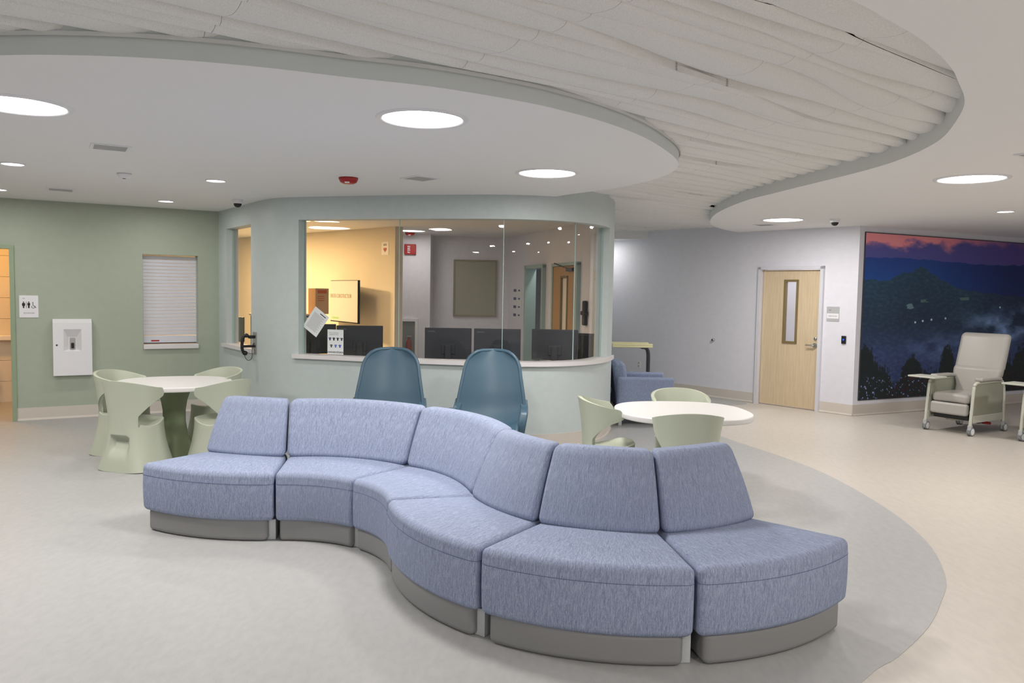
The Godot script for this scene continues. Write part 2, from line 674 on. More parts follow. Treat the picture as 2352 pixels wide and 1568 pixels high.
func shell() -> void:
	WG = frame(Vector2(-6.135, -9.70), Vector2(-4.09, -10.9))
	WR = frame(K - Vector2(0.640, 0.768) * 6.0, K)
	WM = frame(K, K + Vector2(0.894, -0.447))
	# floor: beige sheet with a grey inlay that follows the curves of the ceiling
	var b := MB.new()
	b.slab(PackedVector2Array([Vector2(-10.5, 6), Vector2(11, 6), Vector2(11, -18), Vector2(-10.5, -18)]), -0.2, 0.0)
	var fl := struct("floor", b, M.vinyl_beige)
	var edge := spline(v2([-0.6, 6.0, -0.9, 3.0, -0.4, 0.0, 0.6, -2.3, 1.58, -3.4, 1.86, -3.65, 2.19, -4.0, 2.46, -4.37, 2.67, -4.71, 2.9, -5.3, 3.03, -5.92, 3.08, -6.63, 3.06, -7.51, 2.91, -8.3, 2.58, -9.41, 2.42, -10.3, 2.5, -11.2, 2.95, -12.0, 3.75, -12.45, 3.6, -13.3]), 0.1)
	var inlay := PackedVector2Array(edge)
	for p in [Vector2(1.3, -15.7), Vector2(1.3, -18), Vector2(-10.5, -18), Vector2(-10.5, 6)]:
		inlay.append(p)
	b = MB.new()
	b.slab(inlay, -0.05, 0.003)
	obj("vinyl_inlay", b, M.vinyl_grey, fl).set_meta("label", "grey speckled vinyl inlay with a sweeping curved edge")
	# green wall with restroom doorway and shutter opening
	b = MB.new()
	flat_wall(b, WG, -5.2, 2.5, TOP, 0.16, [[-0.97, 0.0, -0.03, 2.13], [1.443, 0.865, 2.13, 2.122]])
	var wg := struct("wall_left", b, M.paint_green)
	b = MB.new()
	baseboard(b, WG, -0.0, 2.37)
	baseboard(b, WG, -5.2, -1.0)
	struct("baseboard_left", b, M.base)
	b = MB.new()
	b.xf = WG
	for e in [[-1.0, -0.97], [-0.03, 0.0]]:
		b.box(Vector3((e[0] + e[1]) / 2, 1.065, -0.06), Vector3(e[1] - e[0] + 0.02, 2.13, 0.2))
	b.box(Vector3(-0.5, 2.15, -0.06), Vector3(1.02, 0.045, 0.2))
	struct("trim_1", b, M.frame_green)
	# white wall with the door, and the wall with the mural
	b = MB.new()
	flat_wall(b, WR, 0.0, 6.0, TOP, 0.16, [[4.44, 0.0, 5.45, 2.14]])
	struct("wall_back", b, M.paint_white)
	b = MB.new()
	flat_wall(b, WM, 0.0, 6.75, TOP, 0.16, [])
	struct("wall_right", b, M.paint_white)
	b = MB.new()
	baseboard(b, WR, 0.0, 4.40)
	baseboard(b, WR, 5.49, 6.0)
	struct("baseboard_back", b, M.base)
	b = MB.new()
	baseboard(b, WM, 0.0, 6.7)
	struct("baseboard_right", b, M.base)
	# the rest of the room, behind the photographer
	b = MB.new()
	b.box(Vector3(10.9, TOP / 2, -4.4), Vector3(0.2, TOP, 20.8))
	struct("wall_east", b, M.paint_white)
	b = MB.new()
	b.box(Vector3(0.3, TOP / 2, 5.9), Vector3(21.4, TOP, 0.2))
	struct("wall_front", b, M.paint_white)
	b = MB.new()
	b.box(Vector3(-10.4, TOP / 2, -2.0), Vector3(0.2, TOP, 16.0))
	struct("wall_west", b, M.paint_green)
	# door in the white wall
	var d := MB.new()
	d.xf = WR
	for e in [4.42, 5.47]:
		d.box(Vector3(e, 1.085, 0.0), Vector3(0.05, 2.17, 0.11))
	d.box(Vector3(4.945, 2.155, 0.0), Vector3(1.10, 0.05, 0.11))
	struct("trim_2", d, M.frame_white)
	var dn := Node3D.new()
	dn.name = "door_1"
	dn.set_meta("kind", "structure")
	add_child(dn)
	dn.transform = on(WR, 4.945, 0.012, -0.04)
	d = MB.new()
	# leaf 0.98 wide, hole for the narrow pane (x -0.115..0.115, y 1.0..1.94)
	d.box(Vector3(-0.30, 1.055, 0), Vector3(0.38, 2.11, 0.045))
	d.box(Vector3(0.30, 1.055, 0), Vector3(0.38, 2.11, 0.045))
	d.box(Vector3(0, 0.5, 0), Vector3(0.22, 1.0, 0.045))
	d.box(Vector3(0, 2.02, 0), Vector3(0.22, 0.18, 0.045))
	obj("door_leaf", d, M.wood, dn)
	d = MB.new()
	for e in [[-0.105, 1.47, 0.035, 0.95], [0.105, 1.47, 0.035, 0.95]]:
		d.rbox(Vector3(e[0], e[1], 0.008), Vector3(e[2], e[3], 0.06), 0.004, 1)
	for e in [0.995, 1.945]:
		d.rbox(Vector3(0, e, 0.008), Vector3(0.245, 0.035, 0.06), 0.004, 1)
	obj("window_frame", d, M.bronze, dn)
	d = MB.new()
	d.box(Vector3(0, 1.47, 0), Vector3(0.18, 0.92, 0.006))
	obj("pane", d, M.glass_clear, dn)
	d = MB.new()
	d.xf = Transform3D(Basis(Vector3.RIGHT, PI / 2), Vector3(0.43, 0.975, 0.02))
	d.lathe([Vector2(0, 0.02), Vector2(0.034, 0.02), Vector2(0.034, 0.02), Vector2(0.034, 0.0)], 20)
	d.xf = Transform3D.IDENTITY
	d.tube([Vector3(0.43, 0.975, 0.03), Vector3(0.43, 0.975, 0.065), Vector3(0.415, 0.975, 0.075), Vector3(0.30, 0.975, 0.075)], 0.011, 8)
	obj("door_handle", d, M.steel, dn)
	d = MB.new()
	d.xf = Transform3D(Basis(Vector3.RIGHT, PI / 2), Vector3(0.43, 1.075, 0.02))
	d.lathe([Vector2(0, 0.02), Vector2(0.022, 0.018), Vector2(0.026, 0.0)], 20)
	obj("deadbolt", d, M.steel, dn)
	d = MB.new()
	d.box(Vector3(0.487, 1.0, 0.012), Vector3(0.012, 0.2, 0.03))
	obj("latch_plate", d, M.black, dn)
	# scalloped wall panels of the room beyond, seen through the pane
	b = MB.new()
	b.xf = WR
	b.box(Vector3(4.80, TOP / 2, -1.2), Vector3(2.14, TOP, 0.1))
	for e in [3.75, 5.83]:
		b.box(Vector3(e, TOP / 2, -0.68), Vector3(0.08, TOP, 1.0))
	b.box(Vector3(4.80, TOP + 0.04, -0.65), Vector3(2.14, 0.08, 1.2))
	var wb := struct("wall_beyond", b, M.paint_white)
	for j in 4:
		for i in 3:
			d = MB.new()
			d.xf = Transform3D(WR.basis * Basis(Vector3.RIGHT, PI / 2 - 0.40), WR * Vector3(4.70 + 0.32 * i, 0.98 + j * 0.29, -1.13))
			d.lathe([Vector2(0, 0.02), Vector2(0.125, 0.02), Vector2(0.14, 0.008), Vector2(0.14, 0.008), Vector2(0.14, -0.012)], 24)
			obj("wall_disc", d, M.paint_white, wb)


# ---------------------------------------------------------------- nurse station
const SILL := 0.95
const HEAD := 2.485
var nurse := PackedVector2Array()
var nurse_len := PackedFloat32Array()

func nurse_at(s: float) -> Vector2:
	for i in nurse.size() - 1:
		if nurse_len[i + 1] >= s:
			return nurse[i].lerp(nurse[i + 1], (s - nurse_len[i]) / (nurse_len[i + 1] - nurse_len[i]))
	return nurse[-1]

func nurse_normal(s: float) -> Vector2:
	var d := (nurse_at(s + 0.03) - nurse_at(s - 0.03)).normalized()
	return Vector2(-d.y, d.x)   # out into the lounge

func nurse_line(s0: float, s1: float, inset: float) -> PackedVector2Array:
	var o := PackedVector2Array()
	var k := maxi(2, ceili((s1 - s0) / 0.05))
	for i in k + 1:
		var s := lerpf(s0, s1, float(i) / k)
		o.append(nurse_at(s) - nurse_normal(s) * inset)
	return o

func v3(p: Vector2, y: float) -> Vector3:
	return Vector3(p.x, y, p.y)

# a curved solid between two insets and two heights
func nurse_solid(b: MB, s0: float, s1: float, in0: float, in1: float, y0: float, y1: float) -> void:
	var a := nurse_line(s0, s1, in0)
	var c := nurse_line(s0, s1, in1)
	b.strip(a, y0, y1, false)
	b.strip(c, y0, y1, true)
	for yy in [[y0, Vector3.DOWN], [y1, Vector3.UP]]:
		var base := b.v.size()
		for i in a.size():
			b.vert(v3(a[i], yy[0]), yy[1], a[i])
			b.vert(v3(c[i], yy[0]), yy[1], c[i])
		for i in a.size() - 1:
			b.face(base + i * 2, base + i * 2 + 2, base + i * 2 + 3)
			b.face(base + i * 2, base + i * 2 + 3, base + i * 2 + 1)
	for e in [[a[0], c[0], a[0] - a[1]], [a[-1], c[-1], a[-1] - a[-2]]]:
		var nn := Vector3(e[2].x, 0, e[2].y).normalized()
		var base := b.v.size()
		b.vert(v3(e[0], y0), nn)
		b.vert(v3(e[1], y0), nn)
		b.vert(v3(e[1], y1), nn)
		b.vert(v3(e[0], y1), nn)
		b.face(base, base + 1, base + 2)
		b.face(base, base + 2, base + 3)

func nurse_station() -> void:
	nurse = spline(v2([-4.09, -10.95, -3.5, -10.13, -2.95, -9.37, -2.62, -9.1, -2.1, -8.93, -1.34, -8.71, -0.38, -8.52, 0.09, -8.5, 0.5, -8.6, 0.83, -8.85, 1.06, -9.2, 1.2, -9.65, 1.28, -10.1, 1.3, -10.6, 1.3, -11.4, 1.3, -16.0]), 0.05)
	nurse_len.append(0.0)
	for i in range(1, nurse.size()):
		nurse_len.append(nurse_len[-1] + (nurse[i] - nurse[i - 1]).length())
	var full := nurse_len[-1]
	var b := MB.new()
	nurse_solid(b, 0.0, full - 0.05, 0.0, 0.16, 0.0, SILL - 0.045)
	nurse_solid(b, 0.0, full - 0.05, 0.0, 0.16, HEAD, TOP)
	for e in [[0.0, 0.40], [1.475, 2.56], [6.66, full - 0.05]]:
		nurse_solid(b, e[0], e[1], 0.0, 0.16, SILL - 0.045, HEAD)
	struct("wall_nurse_station", b, M.paint_teal)
	b = MB.new()
	nurse_solid(b, 0.02, full - 0.1, -0.008, 0.0, 0.0, 0.16)
	nurse_solid(b, 0.02, full - 0.1, -0.02, -0.008, 0.0, 0.02)
	struct("baseboard_nurse_station", b, M.base)
	# windows: panes butt against each other with clear beads between
	var w := Node3D.new()
	w.name = "window_1"
	w.set_meta("kind", "structure")
	add_child(w)
	b = MB.new()
	nurse_solid(b, 0.30, 1.60, -0.045, 0.16, SILL - 0.045, SILL)
	obj("window_sill", b, M.sill, w)
	b = MB.new()
	b.strip(nurse_line(0.40, 1.475, 0.09), SILL, HEAD, false)
	obj("pane", b, M.glass, w)
	b = MB.new()
	for e in [0.40, 1.455]:
		nurse_solid(b, e, e + 0.02, 0.075, 0.105, SILL, HEAD)
	obj("window_frame", b, M.frame_teal, w)
	w = Node3D.new()
	w.name = "window_2"
	w.set_meta("kind", "structure")
	add_child(w)
	b = MB.new()
	nurse_solid(b, 2.50, 7.0, -0.045, 0.16, SILL - 0.045, SILL)
	obj("window_sill", b, M.sill, w)
	var joints := [2.56, 3.774, 4.968, 5.891, 6.66]
	for i in 4:
		b = MB.new()
		b.strip(nurse_line(joints[i] + 0.004, joints[i + 1] - 0.004, 0.09), SILL, HEAD, false)
		obj("pane", b, M.glass, w)
	for i in range(1, 4):
		b = MB.new()
		nurse_solid(b, joints[i] - 0.0035, joints[i] + 0.0035, 0.084, 0.096, SILL, HEAD)
		obj("glazing_bead", b, M.frame_teal, w)
	b = MB.new()
	for e in [2.56, 6.64]:
		nurse_solid(b, e, e + 0.02, 0.075, 0.105, SILL, HEAD)
	obj("window_frame", b, M.frame_teal, w)
	# rooms inside
	b = MB.new()
	b.xf = frame(Vector2(-6.2, -17.0), Vector2(-1.93, -12.9))
	b.box(Vector3(2.96, TOP / 2, -0.08), Vector3(5.92, TOP, 0.16))
	b.xf = Transform3D.IDENTITY
	struct("wall_station_passage", b, M.paint_cream)
	b = MB.new()
	b.box(Vector3(-1.9, TOP / 2, -14.75), Vector3(0.76, TOP, 0.5))
	b.box(Vector3(-1.0, TOP / 2, -15.08), Vector3(2.2, TOP, 0.16))
	struct("wall_station_back", b, M.paint_white)
	var w4 := frame(Vector2(-0.09, -15.0), Vector2(1.2, -11.1))
	b = MB.new()
	flat_wall(b, w4, 0.0, 4.11, TOP, 0.12, [[1.15, 0.0, 1.95, 2.13]])
	struct("wall_station_side", b, M.paint_white)
	b = MB.new()
	b.xf = w4
	for e in [1.12, 1.98]:
		b.box(Vector3(e, 1.08, -0.04), Vector3(0.07, 2.16, 0.2))
	b.box(Vector3(1.55, 2.15, -0.04), Vector3(0.93, 0.06, 0.2))
	struct("trim_3", b, M.frame_teal)
	var dn := Node3D.new()
	dn.name = "door_2"
	dn.set_meta("kind", "structure")
	add_child(dn)
	dn.transform = on(w4, 2.95, 0.0, 0.0)
	b = MB.new()
	for e in [-0.30, 0.30]:
		b.box(Vector3(e, 1.06, 0.025), Vector3(0.35, 2.12, 0.045))
	b.box(Vector3(0, 0.5, 0.025), Vector3(0.25, 1.0, 0.045))
	b.box(Vector3(0, 2.03, 0.025), Vector3(0.25, 0.18, 0.045))
	obj("door_leaf", b, M.wood_edge, dn)
	b = MB.new()
	for e in [-0.13, 0.13]:
		b.box(Vector3(e, 1.47, 0.03), Vector3(0.03, 1.0, 0.06))
	b.box(Vector3(0, 0.98, 0.03), Vector3(0.29, 0.03, 0.06))
	b.box(Vector3(0, 1.955, 0.03), Vector3(0.29, 0.03, 0.06))
	obj("window_frame", b, M.bronze, dn)
	b = MB.new()
	b.box(Vector3(0, 1.47, 0.025), Vector3(0.24, 0.95, 0.006))
	obj("pane", b, M.paint_cream, dn)
	b = MB.new()
	b.box(Vector3(-0.5, 1.08, 0.03), Vector3(0.05, 2.16, 0.07))
	b.box(Vector3(0.5, 1.08, 0.03), Vector3(0.05, 2.16, 0.07))
	b.box(Vector3(0, 2.15, 0.03), Vector3(1.05, 0.05, 0.07))
	obj("door_frame", b, M.frame_teal, dn)
	b = MB.new()
	b.box(Vector3(0.28, 2.06, 0.07), Vector3(0.24, 0.05, 0.05))
	b.tube([Vector3(0.2, 2.08, 0.09), Vector3(-0.05, 2.16, 0.2), Vector3(-0.3, 2.16, 0.1)], 0.01, 6)
	obj("door_closer", b, M.dark_steel, dn)
	# closing walls of the block behind
	b = MB.new()
	b.box(Vector3(-4.0, TOP / 2, -17.5), Vector3(13.0, TOP, 0.2))
	struct("wall_far", b, M.paint_white)


# ---------------------------------------------------------------- ceiling
var edge_a := PackedVector2Array()
var edge_c := PackedVector2Array()

# where the k-th ridge of the carved waves runs
func ridge(f: FastNoiseLite, a: float, k: int) -> float:
	return k * 0.165 + 0.17 * f.get_noise_2d(a * 0.26, k * 0.40) - 0.02 * a

# how high its crease lies above the lips
func crest(f: FastNoiseLite, a: float, k: int) -> float:
	return 0.037 * clampf(0.85 + 0.8 * f.get_noise_2d(a * 0.35 + 90.0, k * 0.7), 0.3, 1.3)

func ceiling() -> void:
	var b := MB.new()
	b.slab(PackedVector2Array([Vector2(-10.5, 6), Vector2(11, 6), Vector2(11, -18), Vector2(-10.5, -18)]), TOP, TOP + 0.15)
	var root := struct("ceiling", b, M.gap)
	edge_a = spline(v2([-10.3, -8.6, -7.6, -6.4, -5.6, -4.95, -4.2, -4.15, -3.2, -3.8, -2.37, -3.67, -1.95, -3.65, -1.57, -3.69, -1.2, -3.79, -0.83, -3.94, -0.41, -4.1, 0.03, -4.37, 0.29, -4.59, 0.57, -4.89, 0.85, -5.29, 1.08, -5.74, 1.23, -6.1, 1.31, -6.4, 1.33, -6.74, 1.25, -7.21, 1.04, -7.71, 0.83, -8.04, 0.58, -8.36, 0.42, -8.62]), 0.05)
	var pa := PackedVector2Array(edge_a)
	# round the back of the nurse station, inside its wall
	for i in nurse.size():
		if nurse[i].x > 0.5 and nurse_len[i] > 5.5:
			pa.append(nurse[i] - nurse_normal(nurse_len[i]) * 0.08)
	for p in [Vector2(1.2, -17.4), Vector2(-10.3, -17.4)]:
		pa.append(p)
	b = MB.new()
	b.poly(pa, H, false)
	obj("soffit", b, M.ceiling, root)
	b = MB.new()
	b.strip(edge_a, H, TOP, true)
	obj("fascia", b, M.fascia, root)
	b = MB.new()
	var trim := PackedVector2Array()
	for i in edge_a.size():
		var d := (edge_a[mini(i + 1, edge_a.size() - 1)] - edge_a[maxi(i - 1, 0)]).normalized()
		trim.append(edge_a[i] + Vector2(d.y, -d.x) * -0.012)
	b.strip(trim, H2 - 0.035, H2 - 0.015, true)
	obj("edge_trim", b, M.fascia_grey, root)
	edge_c = spline(v2([-10.3, -4.6, -6.5, -2.5, -3.5, -1.75, -1.5, -1.65, -0.2, -1.95, 0.6, -2.4, 1.16, -2.82, 1.38, -3.01, 1.64, -3.25, 1.92, -3.57, 2.12, -3.85, 2.36, -4.22, 2.57, -4.68, 2.76, -5.2, 2.85, -5.7, 2.87, -6.19, 2.81, -6.74, 2.71, -7.32, 2.6, -8.0, 2.51, -8.65, 2.52, -9.65, 2.63, -10.58, 2.85, -11.5, 3.16, -12.2, 3.56, -12.8, 3.85, -13.05]), 0.05)
	var pc := PackedVector2Array(edge_c)
	for p in [K + Vector2(0.05, -0.1), Vector2(10.9, -14.5), Vector2(10.9, 5.9), Vector2(-10.3, 5.9)]:
		pc.append(p)
	b = MB.new()
	b.poly(pc, H, false)
	obj("soffit", b, M.ceiling, root)
	b = MB.new()
	b.strip(edge_c, H, TOP, false)
	obj("fascia", b, M.fascia_grey, root)
	# low bulkhead at the far end of the passage
	b = MB.new()
	b.slab(PackedVector2Array([Vector2(1.2, -14.55), Vector2(2.6, -14.35), Vector2(2.2, -16.5), Vector2(1.2, -17.3)]), 2.71, TOP)
	obj("bulkhead", b, M.ceiling, root)
	# carved wave panels
	var wn := FastNoiseLite.new()
	wn.seed = 9
	wn.frequency = 1.0
	wn.fractal_octaves = 2
	var chan := PackedVector2Array(edge_a)
	var back := edge_c.duplicate()
	back.reverse()
	chan.append_array(PackedVector2Array([Vector2(0.9, -8.8), Vector2(1.2, -9.4), Vector2(1.3, -10.2), Vector2(1.3, -14.6), Vector2(2.6, -14.4)]))
	chan.append_array(back)
	b = MB.new()
	b.poly(chan, H2 + 0.06, false)
	obj("panel_backing", b, M.gap, root)
	var na := Vector2(0.8, -0.6)
	var nb := Vector2(0.6, 0.8)
	var sa := 1.17
	var sb := 1.17
	for i in range(-9, 12):
		for j in range(-12, 6):
			var a0 := 1.07 + i * sa
			var b0 := -1.961 + j * sb
			var hit := false
			for q in 8:
				for r in 8:
					if Geometry2D.is_point_in_polygon(na * (a0 + sa * (q + 0.5) / 8.0) + nb * (b0 + sb * (r + 0.5) / 8.0), chan):
						hit = true
			if not hit:
				continue
			var mid := na * (a0 + sa / 2) + nb * (b0 + sb / 2)
			if mid.y > -0.4 or mid.x < -9.6:
				continue
			b = MB.new()
			var ra := 40
			var qs := [0.0, 0.006, 0.025, 0.06, 0.11, 0.18, 0.27, 0.38, 0.5, 0.63, 0.76, 0.88, 1.0]
			var g := 0.0007
			var al := a0 + g
			var ah := a0 + sa - g
			var bl := b0 + g
			var bh := b0 + sb - g
			var k0 := floori((b0 - 0.5) / 0.165)
			for k in range(k0, k0 + 16):
				var rows := []
				for r in qs.size():
					rows.append([])
				var wide := 0.0
				for q in ra + 1:
					var a := lerpf(al, ah, float(q) / ra)
					var lo := ridge(wn, a, k)
					var hi := ridge(wn, a, k + 1)
					wide = maxf(wide, clampf(hi, bl, bh) - clampf(lo, bl, bh))
					var r_far := crest(wn, a, k)
					var r_near := crest(wn, a, k + 1)
					for r in qs.size():
						var bb := clampf(hi - (hi - lo) * qs[r], bl, bh)
						var u := clampf((hi - bb) / (hi - lo), 0.0, 1.0)
						var hgt := 0.0
						if u < 0.42:
							hgt = r_near * (1.0 - sqrt(1.0 - pow(1.0 - u / 0.42, 2.0)))
						else:
							hgt = r_far * pow((u - 0.42) / 0.58, 1.4)
						var pt := na * a + nb * bb
						rows[r].append(Vector3(pt.x - mid.x, hgt - 0.02, pt.y - mid.y))
				if wide < 0.0005:
					continue
				var first := b.v.size()
				var i_first := b.ix.size()
				b.grid(rows, true)
				var turned := false
				for q in range(first, b.v.size()):
					if b.n[q].y > 0.0:
						b.n[q] = -b.n[q]
						turned = true
				if turned:
					var ix := b.ix.slice(i_first)
					b.ix.resize(i_first)
					for q in range(0, ix.size(), 3):
						b.face(ix[q], ix[q + 1], ix[q + 2])
			var o := obj("ceiling_panel", b, M.panel, root)
			o.position = Vector3(mid.x, H2, mid.y)


# ---------------------------------------------------------------- lamps
func round_lamp(x: float, z: float, r: float, energy: float, label: String, group: String, lens: Material, colour := c8(255, 250, 245), up := H) -> void:
	var o := thing("ceiling_light", label, "ceiling light", at(x, up, z), group)
	var b := MB.new()
	b.lathe([Vector2(r * 1.17, 0.0), Vector2(r * 1.15, -0.008), Vector2(r * 1.05, -0.012), Vector2(r, -0.004), Vector2(r * 0.99, 0.0)], 48)
	obj("trim_ring", b, M.white_plastic, o)
	b = MB.new()
	b.disc(Vector3(0, -0.003, 0), r, Vector3.DOWN, 48)
	obj("light_lens", b, lens, o)
	var l := AreaLight3D.new()
	l.name = "light"
	l.area_size = Vector2(r * 1.7, r * 1.7)
	l.light_energy = energy
	l.light_color = colour
	l.area_range = 30.0
	l.area_attenuation = 2.0
	l.shadow_enabled = true
	l.position = Vector3(0, -0.016, 0)
	l.rotation_degrees = Vector3(-90, 0, 0)
	o.add_child(l)

func lamps() -> void:
	var g := "large round ceiling lights"
	var e := 3.8
	round_lamp(-2.9, -4.66, 0.25, e, "large round ceiling light cut off by the left edge of the photo", g, M.lens)
	round_lamp(-0.565, -4.84, 0.24, e, "large round ceiling light above the middle of the blue sofa", g, M.lens)
	round_lamp(0.28, -6.91, 0.24, e, "large round ceiling light close to the curved station window", g, M.lens)
	round_lamp(3.9, -6.81, 0.255, e, "large round ceiling light above the recliners on the right", g, M.lens)
	round_lamp(3.61, -10.67, 0.25, e, "large round ceiling light in front of the wooden door", g, M.lens)
	for p in [[-5.3, -6.0, "large round ceiling light left of the frame, nearest the restroom"], [-2.4, 0.2, "large round ceiling light behind the camera, left of it"], [2.4, -0.9, "large round ceiling light just right of the camera"], [1.2, 2.6, "large round ceiling light straight behind the camera"], [-4.6, 2.6, "large round ceiling light in the rear left corner behind the camera"], [5.2, -3.0, "large round ceiling light right of the frame, nearest the camera"], [5.4, 1.5, "large round ceiling light in the rear right corner behind the camera"], [7.6, -7.2, "large round ceiling light right of the frame, nearest the recliners"]]:
		round_lamp(p[0], p[1], 0.25, e, p[2], "large round ceiling lights out of view", M.lens)
	g = "small round downlights"
	round_lamp(-4.35, -6.9, 0.085, 0.9, "small downlight nearest the large cut-off light on the left", g, M.lens)
	round_lamp(-2.91, -7.75, 0.085, 0.9, "small downlight between the red alarm and the smoke detector", g, M.lens)
	round_lamp(-4.24, -9.67, 0.085, 0.9, "small downlight above the roll-down shutter", g, M.lens)
	round_lamp(-5.7, -8.77, 0.085, 0.9, "small downlight at the left edge above the restroom sign", g, M.lens)
	round_lamp(5.69, -9.21, 0.085, 0.9, "small downlight in front of the landscape mural", g, M.lens)
	round_lamp(1.52, -14.75, 0.085, 0.5, "small downlight over the far end of the passage behind the blue armchair", g, M.lens, c8(255, 250, 245), 2.71)
	var beyond := WR * Vector3(4.945, 0, -0.62)
	round_lamp(beyond.x, beyond.z, 0.085, 1.6, "small downlight in the room behind the wooden door", g, M.lens)
	# inside the station
	round_lamp(-1.77, -13.75, 0.23, 0.7, "round ceiling light inside the station seen through the glass", "station lights", M.lens_dim)
	round_lamp(-4.9, -12.9, 0.2, 20.0, "warm ceiling light in the passage behind the narrow side window", "station lights", M.lens_warm, c8(255, 212, 150))
	round_lamp(-5.35, -14.6, 0.2, 7.0, "warm ceiling light at the far end of the passage behind the station", "station lights", M.lens_warm, c8(255, 212, 150))
	round_lamp(0.80, -13.65, 0.085, 0.9, "small downlight behind the open doorway inside the station", "station lights", M.lens)
	round_lamp(-3.3, -12.1, 0.2, 1.6, "warm ceiling light at the left end of the big station window", "station lights", M.lens_warm, c8(255, 212, 150))
	round_lamp(-0.9, -11.0, 0.1, 1.0, "small downlight over the station desk", "station lights", M.lens_dim)


# ---------------------------------------------------------------- sofa
func polar(c: Vector2, r: float, a: float) -> Vector2:
	return c + Vector2(sin(a), cos(a)) * r

# one wedge of the sofa. convex: its front is the outer arc; the middle of the arc points at angle am from centre c
func sofa_module(c: Vector2, am: float, th: float, convex: bool, label: String) -> void:
	var ro := 1.417
	var ri := 0.762
	var mid_r := (ro + ri) / 2
	var front_r := ro if convex else ri
	var origin := polar(c, mid_r, am)
	var turn := am if convex else am + PI      # local +z points to the front
	var o := thing("sofa_module", label, "sofa", at(origin.x, 0.003, origin.y, turn), "wedge modules of the serpentine sofa")
	# local: x along the arc, z towards the front, bent round the centre
	var sgn := 1.0 if convex else -1.0
	var depth := ro - ri
	var bend := func(arc_half: float, lean: float, y0: float, crown: float, p: Vector3) -> Vector3:
		# p.x is -0.5..0.5 of the wedge times arc length at the middle
		var r := mid_r + sgn * p.z
		var a := p.x / mid_r * sgn
		if not convex:
			a = -a
		# local centre lies at z = -sgn * mid_r
		var aa := p.x / mid_r
		return Vector3(sin(aa) * r, p.y, sgn * (cos(aa) * r - mid_r))
	var arc := mid_r * th
	# plinth
	var b := MB.new()
	var f := func(p: Vector3) -> Vector3:
		return bend.call(0.0, 0.0, 0.0, 0.0, p)
	b.rbox(Vector3.ZERO, Vector3(arc - 0.075, 0.155, depth - 0.06), 0.03, 3, Vector3i(14, 1, 3), func(p: Vector3) -> Vector3: return f.call(Vector3(p.x, clampf(p.y + 0.0775, 0.0, 0.155), p.z + 0.01)))
	obj("plinth", b, M.plinth, o)
	# connector plate that shows in the gap to the next plinth
	b = MB.new()
	b.rbox(Vector3.ZERO, Vector3(0.055, 0.14, 0.30), 0.004, 1, Vector3i(1, 1, 3), func(p: Vector3) -> Vector3: return f.call(Vector3(p.x + arc / 2 - 0.028, p.y + 0.07, p.z + depth / 2 - 0.21)))
	obj("connector", b, M.plinth_light, o)
	# seat cushion
	b = MB.new()
	var sx := arc - 0.012
	var sz := depth + 0.0
	var seat := func(p: Vector3) -> Vector3:
		var u := p.x / (sx / 2)
		var w := p.z / (sz / 2)
		var q := p + Vector3(0, 0.305, 0)
		if p.y > 0.0:
			q.y += 0.014 * (1.0 - u * u) * (1.0 - w * w) * (p.y / 0.16)
		q.z += 0.008 * (1.0 - p.y * p.y / 0.0256) * smoothstep(0.2, 1.0, w)
		return f.call(q)
	b.rbox(Vector3.ZERO, Vector3(sx, 0.33, sz), 0.035, 4, Vector3i(18, 24, 8), seat)
	var cushion := obj("seat_cushion", b, M.fabric, o)
	b = MB.new()
	var line := []
	var zf := sz / 2 + 0.0
	for k in 7:
		line.append(seat.call(Vector3(-sx / 2 - 0.0004, 0.088, lerpf(0.0, zf - 0.035, k / 6.0))))
	for k in range(1, 6):
		var an := PI / 2 * k / 6.0
		line.append(seat.call(Vector3(-sx / 2 + 0.035 - 0.0354 * cos(an), 0.088, zf - 0.035 + 0.0354 * sin(an))))
	for k in 31:
		line.append(seat.call(Vector3(lerpf(-sx / 2 + 0.035, sx / 2 - 0.035, k / 30.0), 0.088, zf + 0.0004)))
	for k in range(1, 6):
		var an := PI / 2 * (1.0 - k / 6.0)
		line.append(seat.call(Vector3(sx / 2 - 0.035 + 0.0354 * cos(an), 0.088, zf - 0.035 + 0.0354 * sin(an))))
	for k in 7:
		line.append(seat.call(Vector3(sx / 2 + 0.0004, 0.088, lerpf(zf - 0.035, 0.0, k / 6.0))))
	b.tube(line, 0.0014, 5)
	obj("seam", b, M.seam, cushion)
	# backrest: thick at the seat, leaning back beyond the plinth
	b = MB.new()
	var by0 := 0.468
	var bh := 0.40
	var rest := func(p: Vector3) -> Vector3:
		var k := (p.y + bh / 2) / bh
		var front := -depth / 2 + lerpf(0.165, -0.005, k) + 0.012 * sin(PI * k)
		var rear := -depth / 2 + lerpf(-0.005, -0.115, k)
		var zz := lerpf(rear, front, (p.z + 0.085) / 0.17)
		var q := Vector3(p.x, by0 + bh / 2 + p.y, zz)
		if p.y > 0.12:
			var u := p.x / (arc / 2)
			q.y += 0.008 * (1.0 - u * u) * (p.y - 0.12) / 0.08
		return f.call(q)
	b.rbox(Vector3.ZERO, Vector3(arc - 0.014, bh, 0.17), 0.04, 4, Vector3i(18, 8, 2), rest)
	obj("backrest", b, M.fabric, o)

